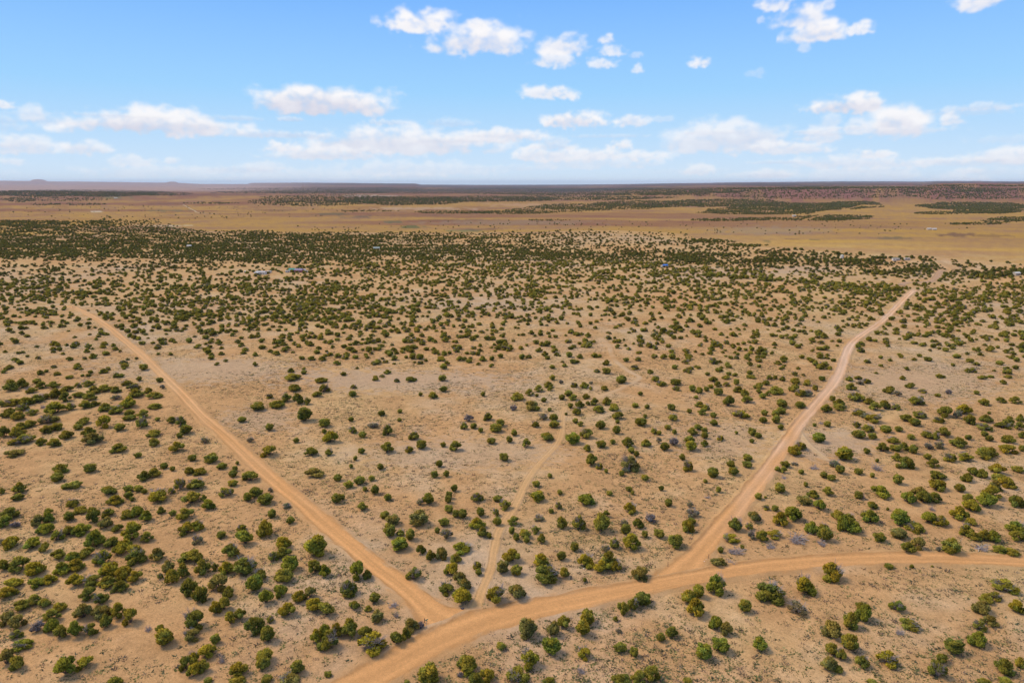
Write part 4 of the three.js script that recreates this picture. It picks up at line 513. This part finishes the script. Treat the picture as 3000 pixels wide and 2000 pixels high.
function copies(list, geos, name, label, category, pick) {               // one object of many copies that nobody could count
  const root = new THREE.Group(); root.name = name; const bins = geos.map(() => []), rnd = random(list.length + 3);
  for (const it of list) bins[pick ? pick(it, rnd) : Math.floor(rnd() * geos.length)].push(it);
  const M = new THREE.Matrix4(), Q = new THREE.Quaternion(), up = new THREE.Vector3(0, 1, 0), C = new THREE.Color();
  bins.forEach((bin, k) => {
    if (!bin.length) return;
    const im = new THREE.InstancedMesh(geos[k].geo, geos[k].mat, bin.length); im.name = geos[k].name;
    bin.forEach(([x, y, z, w, h], i) => { M.compose(new THREE.Vector3(x, y - 0.04 - Math.min(0.5, Math.hypot(x, z) * 0.0001), z), Q.setFromAxisAngle(up, rnd() * 6.2832), new THREE.Vector3(w, h, w * (0.85 + 0.15 * rnd()))); im.setMatrixAt(i, M); const b = 0.72 + 0.5 * rnd(), a = geos[k].vary ?? 0.12; im.setColorAt(i, C.setRGB(b * (1 + a * (rnd() - 0.4)), b, b * (1 + a * (rnd() - 0.5)))); });
    im.castShadow = im.receiveShadow = true; root.add(im);
  });
  scene.add(tag(root, label, category, null, 'stuff'));
}
const whole = (f, i) => { const s = LIB[f][i].userData.shapes; return { geo: mergeGeometries([s.crown, s.trunk, s.twigs].filter(Boolean)), mat: TINTS[0], name: 'crown' }; };
const shadedWoodsMat = leafMat(0.58, 0.61, 0.75);  // leaf tint darkened for distant crowns: their self-shadowing is put into the colour
const lowPoly = (seed, f) => { const s = plant(seed, f, 260); return { geo: s.twigs && f === 'm' ? mergeGeometries([s.crown, s.twigs]) : s.crown, mat: shadedWoodsMat, name: 'crown' }; };
for (const p of rest) p.list = [p.x, p.y, p.z, p.wide, p.tall, p.f];
const nearKinds = ['r', 'r', 'r', 'b', 'b', 'b', 'b', 'm', 'm'].map((f, i, all) => ({ ...whole(f, i % LIB[f].length), f }));
const nearField = field.filter((q) => Math.hypot(q[0], q[2]) < 900), farField = field.filter((q) => Math.hypot(q[0], q[2]) >= 900);
copies([...rest.map((p) => p.list), ...nearField], nearKinds, 'juniper_scatter', 'hundreds of smaller junipers dotted over the middle distance', 'junipers', (it, rnd) => { const ok = nearKinds.map((k, i) => i).filter((i) => !it[5] || nearKinds[i].f === it[5]); return ok[Math.floor(rnd() * ok.length)]; });
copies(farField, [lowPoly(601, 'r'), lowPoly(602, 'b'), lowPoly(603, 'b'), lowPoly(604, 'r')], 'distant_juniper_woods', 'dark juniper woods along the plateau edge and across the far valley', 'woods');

// ------------------------------------------------------------------ small ground plants: snakeweed, bunch grass
const tuft = (seed, col, blades, lean) => {
  const rnd = random(seed), s = new Shape();
  for (let k = 0; k < blades; k++) { const t = rnd() * 6.28, q = 0.32 * Math.sqrt(rnd()), v = [Math.cos(t) * lean, 0.8, Math.sin(t) * lean], l = Math.hypot(...v), b = 0.6 + 0.8 * rnd(), c = col.map((x) => x * b); s.spray([Math.cos(t) * q, 0, Math.sin(t) * q], v.map((x) => x / l), 0.5 + 0.5 * rnd(), 0.10 + 0.08 * rnd(), c, c.map((x) => x * 1.2), rnd); }
  return { geo: s.build(), mat: woodMat, name: 'tuft', vary: 0.3 };
};
{
  const list = [], rnd = random(31337);
  for (let k = 0; k < 680000; k++) {
    const D = 112 + 480 * Math.pow(rnd(), 0.85), x = (rnd() * 2 - 1) * D * 0.9, z = -D, dens = clamp(0.34 + 0.55 * fbm(x / 34, z / 34, 3, 12.6) + 0.3 * noise(x / 7, z / 7, 3.3), 0, 1) * (1 - 0.6 * ss(D, 330, 560));
    if (rnd() > dens * 0.72 || roadGap(x, z) < 0.35) continue;
    const [X, Y] = project(x, 0, z); if (X < -120 || X > 3120) continue;
    let bare = 0; for (const [bx, by, bw, bh] of [[600, 1070, 260, 26], [1150, 1105, 300, 22], [150, 1380, 140, 20], [2500, 1290, 180, 45], [2650, 1115, 180, 40]]) bare = Math.max(bare, 1 - Math.hypot((X - bx) / bw, (Y - by) / bh)); if (rnd() < bare * 1.6) continue;
    const w = 0.34 + 0.40 * rnd() + 0.6 * Math.pow(rnd(), 6); list.push([x, groundAt(x, z), z, w * 1.2, w * (0.34 + 0.26 * rnd())]);
  }
  copies(list, [tuft(1, [0.120, 0.108, 0.045], 9, 0.7), tuft(2, [0.150, 0.140, 0.040], 10, 0.8), tuft(3, [0.140, 0.098, 0.060], 8, 0.6), tuft(4, [0.22, 0.195, 0.065], 9, 0.9)], 'ground_cover', 'low grey-green snakeweed and bunch grass tufts speckling the sand', 'ground cover');
  console.log('tufts', list.length, 'near', nearField.length, 'far', farField.length, 'plants', plants.length, 'rest', rest.length);
}

// ------------------------------------------------------------------ buildings and other man-made things
const paint = { white: mat(0.80, 0.68, 0.52), cream: mat(0.60, 0.47, 0.33), grey: mat(0.26, 0.25, 0.25, 0.9), blue: mat(0.10, 0.24, 0.55, 0.8), green: mat(0.13, 0.34, 0.24, 0.6), red: mat(0.42, 0.13, 0.11, 0.7), mauve: mat(0.36, 0.27, 0.30, 0.9), pale: mat(0.44, 0.46, 0.36, 0.9), dark: mat(0.03, 0.035, 0.04, 0.4), tan: mat(0.42, 0.31, 0.22, 0.8), tin: mat(0.58, 0.50, 0.42), rubber: mat(0.03, 0.03, 0.035, 0.8), steel: mat(0.30, 0.30, 0.29, 0.6), rust: mat(0.14, 0.09, 0.07, 0.9), signGreen: mat(0.02, 0.22, 0.12, 0.5), timber: mat(0.55, 0.44, 0.32, 0.9) };
function part(parent, name, geo, m, x = 0, y = 0, z = 0, ry = 0) { const k = new THREE.Mesh(geo, m); k.name = name; k.position.set(x, y, z); k.rotation.y = ry; k.castShadow = k.receiveShadow = true; parent.add(k); return k; }
const box = (w, h, d) => new THREE.BoxGeometry(w, h, d);
function gable(w, h, d, over = 0.35) { const s = new THREE.Shape(); s.moveTo(-d / 2 - over, 0); s.lineTo(0, h); s.lineTo(d / 2 + over, 0); s.lineTo(d / 2 + over, -0.14); s.lineTo(-d / 2 - over, -0.14); s.closePath(); const g = new THREE.ExtrudeGeometry(s, { depth: w + 2 * over, bevelEnabled: false }); g.translate(0, 0, -w / 2 - over); g.rotateY(Math.PI / 2); return g; }
function at(name, X, Y, turn) { const q = onGround(X, Y), o = new THREE.Group(); o.name = numbered(name); o.position.set(q.x, q.y, q.z); o.rotation.y = turn; scene.add(o); o.userData.px = q.depth / F; return o; }
function house(name, label, category, X, Y, w, d, tall, wall, roof, turn, rise, windows = 2) {
  const o = at(name, X, Y, turn);
  const body = part(o, 'wall', box(w, tall, d), wall, 0, tall / 2 - 0.1, 0);
  if (rise > 0) part(o, 'roof', gable(w, rise, d), roof, 0, tall - 0.1 + 0.14, 0); else part(o, 'roof', box(w + 0.5, 0.22, d + 0.5), roof, 0, tall + 0.01, 0);
  for (let k = 0; k < windows; k++) { const wx = (k + 0.5) / windows * w - w / 2 + (k === 0 ? 0 : 0.2); const f = part(o, 'window', box(1.2, 0.9, 0.08), paint.white, wx, tall * 0.55, d / 2 + 0.035); part(f, 'pane', box(1.0, 0.7, 0.03), paint.dark, 0, 0, 0.055); }
  const dr = part(o, 'door', box(0.9, 2.0, 0.07), paint.tan, w * 0.12, 0.95, d / 2 + 0.034); part(dr, 'handle', box(0.08, 0.08, 0.08), paint.steel, 0.34, 0, 0.06);
  return shadows(tag(o, label, category));
}
house('farm_building', 'long building with a green roof, left of the red-roofed one', 'house', 857, 796, 7.5, 6, 2.6, paint.cream, paint.green, 0.12, 1.6);
house('farm_building', 'building with a rusty red and mauve roof among the junipers', 'house', 876, 797, 8.4, 6.5, 2.6, paint.red, paint.mauve, -0.1, 1.7);
house('shed', 'small pale blue-grey tin shed right of the red-roofed building', 'shed', 889, 795, 4.0, 4, 2.3, paint.tin, paint.tin, 0.1, 0.7, 1);
house('trailer_home', 'small white trailer left of the green-roofed building', 'trailer', 842, 798, 4.6, 2.4, 2.2, paint.white, paint.white, 0.3, 0, 2);
house('trailer_home', 'white trailer at the right end of the coloured farm buildings', 'trailer', 897, 798, 4.8, 2.6, 2.2, paint.white, paint.cream, -0.3, 0, 2);
house('farm_building', 'long low building with a blue-grey tin roof, left farm cluster', 'house', 765, 803, 10.5, 6, 2.5, paint.white, paint.tin, -0.08, 1.2, 3);
house('shed', 'dark grey shed beside the blue-grey roofed building', 'shed', 751, 804, 4.0, 4, 2.2, paint.grey, paint.white, 0.1, 0.6, 1);
house('trailer_home', 'white trailer right of the blue-grey roofed building', 'trailer', 788, 799, 4.4, 2.4, 2.2, paint.white, paint.white, 0.1, 0, 2);
house('trailer_home', 'small white trailer at the left end of the left farm', 'trailer', 721, 799, 4.2, 2.3, 1.9, paint.white, paint.white, -0.2, 0, 2);
house('far_house', 'white-roofed house deep in the dark juniper wood at left', 'house', 554, 724, 6.5, 5, 2.6, paint.cream, paint.white, 0.1, 1.2);
house('far_house', 'house with a pale green roof in the woods, upper centre', 'house', 1103, 731, 9.5, 6, 2.8, paint.cream, paint.pale, 0, 1.5);
house('trailer_home', 'white trailer under the left edge of the blue canopy', 'trailer', 1941, 783, 3.0, 2.4, 2.2, paint.white, paint.white, 0.4, 0, 1);
house('trailer_home', 'white trailer in the valley, left of the cream one', 'trailer', 2625, 763, 8.5, 3, 2.8, paint.white, paint.white, 0.05, 0, 3);
house('trailer_home', 'cream trailer in the valley, right of the white one', 'trailer', 2658, 762, 6.5, 3, 2.7, paint.cream, paint.white, -0.05, 0, 2);
house('far_house', 'pale house at the right edge beyond the last junipers', 'house', 2979, 806, 6.0, 4, 2.6, paint.cream, paint.white, 0.2, 1.0);
house('far_house', 'small pale-roofed house on the far valley floor, left one of two', 'house', 2723, 673, 12, 7, 3.5, paint.cream, paint.white, 0.1, 2.0);
house('far_house', 'small pale-roofed house on the far valley floor, right one of two', 'house', 2738, 673.5, 11, 7, 3.5, paint.cream, paint.white, -0.1, 2.0);
house('far_house', 'white house at the edge of the right-hand valley woods', 'house', 2327, 634, 14, 9, 4, paint.white, paint.white, 0, 2.2);
house('far_house', 'pale house by green trees below the far left hill', 'house', 338, 581, 26, 12, 5, paint.white, paint.white, 0, 3);
{
  const o = at('canopy', 1949, 783, 0.15);
  part(o, 'canopy_top', gable(5.0, 1.3, 4.4, 0.3), paint.blue, 0, 2.5, 0);
  for (const [x, z] of [[-2.3, -2], [2.3, -2], [-2.3, 2], [2.3, 2]]) part(o, 'leg', new THREE.CylinderGeometry(0.05, 0.05, 2.5, 8), paint.steel, x, 1.25, z);
  shadows(tag(o, 'bright blue canopy shelter among junipers beside a sandy clearing', 'canopy'));
}
{
  const o = at('parked_car', 1977, 788, 0.2), s = new THREE.Shape();
  for (const [k, [x, y]] of [[-2.2, 0.35], [2.2, 0.35], [2.25, 0.8], [1.2, 0.95], [0.6, 1.5], [-1.5, 1.5], [-2.2, 0.95]].entries()) k ? s.lineTo(x, y) : s.moveTo(x, y);
  const g = new THREE.ExtrudeGeometry(s, { depth: 1.6, bevelEnabled: true, bevelSize: 0.06, bevelThickness: 0.06, bevelSegments: 1 }); g.translate(0, 0, -0.8); part(o, 'body', g, paint.white);
  for (const [x, z] of [[-1.4, -0.8], [1.4, -0.8], [-1.4, 0.8], [1.4, 0.8]]) { const w = new THREE.CylinderGeometry(0.34, 0.34, 0.22, 14); w.rotateX(Math.PI / 2); part(o, 'wheel', w, paint.rubber, x, 0.34, z); }
  part(o, 'windscreen', box(0.06, 0.5, 1.3), paint.dark, 0.97, 1.22, 0);
  shadows(tag(o, 'white parked car beside a bush, right of the blue canopy', 'car'));
}
{
  const o = at('water_tank', 2467, 757, 0);
  part(o, 'tank', new THREE.CylinderGeometry(2.0, 2.0, 4.2, 20), paint.white, 0, 2.1, 0); part(o, 'lid', new THREE.SphereGeometry(2.0, 20, 6, 0, 6.2832, 0, 0.9), paint.white, 0, 2.95, 0);
  shadows(tag(o, 'white water tank standing alone on the valley edge', 'tank'));
}
function post(label, X, Y, tall, r, m, lean = 0) { const o = at('fence_post', X, Y, 0); const p = part(o, 'shaft', new THREE.CylinderGeometry(r * 0.9, r, tall, 8), m, Math.sin(lean) * tall / 2, tall / 2 - 0.05, 0); p.rotation.z = -lean; part(o, 'cap', new THREE.CylinderGeometry(r * 0.6, r * 0.95, 0.04, 8), m, Math.sin(lean) * tall, tall * Math.cos(lean) - 0.03, 0).rotation.z = -lean; shadows(tag(o, label, 'post')); }
post('dark wooden post beside the green road sign at the junction', 1244, 1825, 1.3, 0.09, paint.rust);
post('thin dark post by the narrow wedge of the right road junction', 1957, 1660, 1.5, 0.06, paint.rust);
post('thin dark post right of the right road above dead brush', 2076, 1637, 1.5, 0.06, paint.rust);
post('short white post at the edge of dead brush above the main road', 2868, 1615, 1.1, 0.11, paint.white);
post('leaning bare stick right of the dark round juniper', 2815, 1585, 1.2, 0.04, paint.timber, 0.5);
post('pale post beside the upper part of the right road', 2494, 1079, 1.4, 0.1, paint.white);
post('dark post below the pale one beside the right road', 2486, 1092, 1.2, 0.1, paint.rust);
post('left one of two short posts at the far end of the left road', 213, 903, 1.6, 0.14, paint.rust);
post('right pale one of two short posts at the left road end', 218, 903, 1.6, 0.14, paint.cream);
post('dead black stump standing between junipers above the main road', 1673, 1697, 1.1, 0.14, paint.dark);
{
  const o = at('road_sign', 1250, 1843, 0.6);
  part(o, 'pole', new THREE.CylinderGeometry(0.035, 0.035, 2.6, 8), paint.steel, 0, 1.3, 0); part(o, 'sign_blade', box(0.75, 0.2, 0.03), paint.signGreen, 0, 2.5, 0.05); part(o, 'sign_blade', box(0.03, 0.2, 0.75), paint.signGreen, 0.05, 2.28, 0);
  shadows(tag(o, 'green road name sign on a thin pole at the junction', 'sign'));
}
{
  const o = at('tyre', 1355, 1784, 0);
  const tor = new THREE.TorusGeometry(0.24, 0.1, 10, 24); tor.rotateX(Math.PI / 2); part(o, 'tread', tor, paint.rubber, 0, 0.12, 0); const rim = new THREE.TorusGeometry(0.17, 0.05, 8, 24); rim.rotateX(Math.PI / 2); part(o, 'rim', rim, paint.mauve, 0, 0.15, 0);
  shadows(tag(o, 'discarded tyre lying on sand below a juniper near the junction', 'tyre'));
}
{
  const o = at('plank', 1923, 1686, 0.15); part(o, 'board', box(1.5, 0.1, 0.2), paint.timber, 0, 0.06, 0); part(o, 'batten', box(0.1, 0.05, 0.3), paint.timber, 0.5, 0.13, 0); shadows(tag(o, 'pale plank lying on the verge above the main road', 'plank'));
  for (const [X, Y, label] of [[1711, 1666, 'scrap of white litter between junipers above the main road'], [2069, 1640, 'larger scrap of white litter near the right road post'], [2064, 1645, 'smaller scrap of white litter beside the right road']]) { const k = at('litter', X, Y, 0.7), g = new THREE.IcosahedronGeometry(0.22, 1); g.scale(1.3, 0.5, 0.8); part(k, 'bag', g, paint.white, 0, 0.08, 0); tag(k, label, 'litter'); }
}

renderer.render(scene, camera);
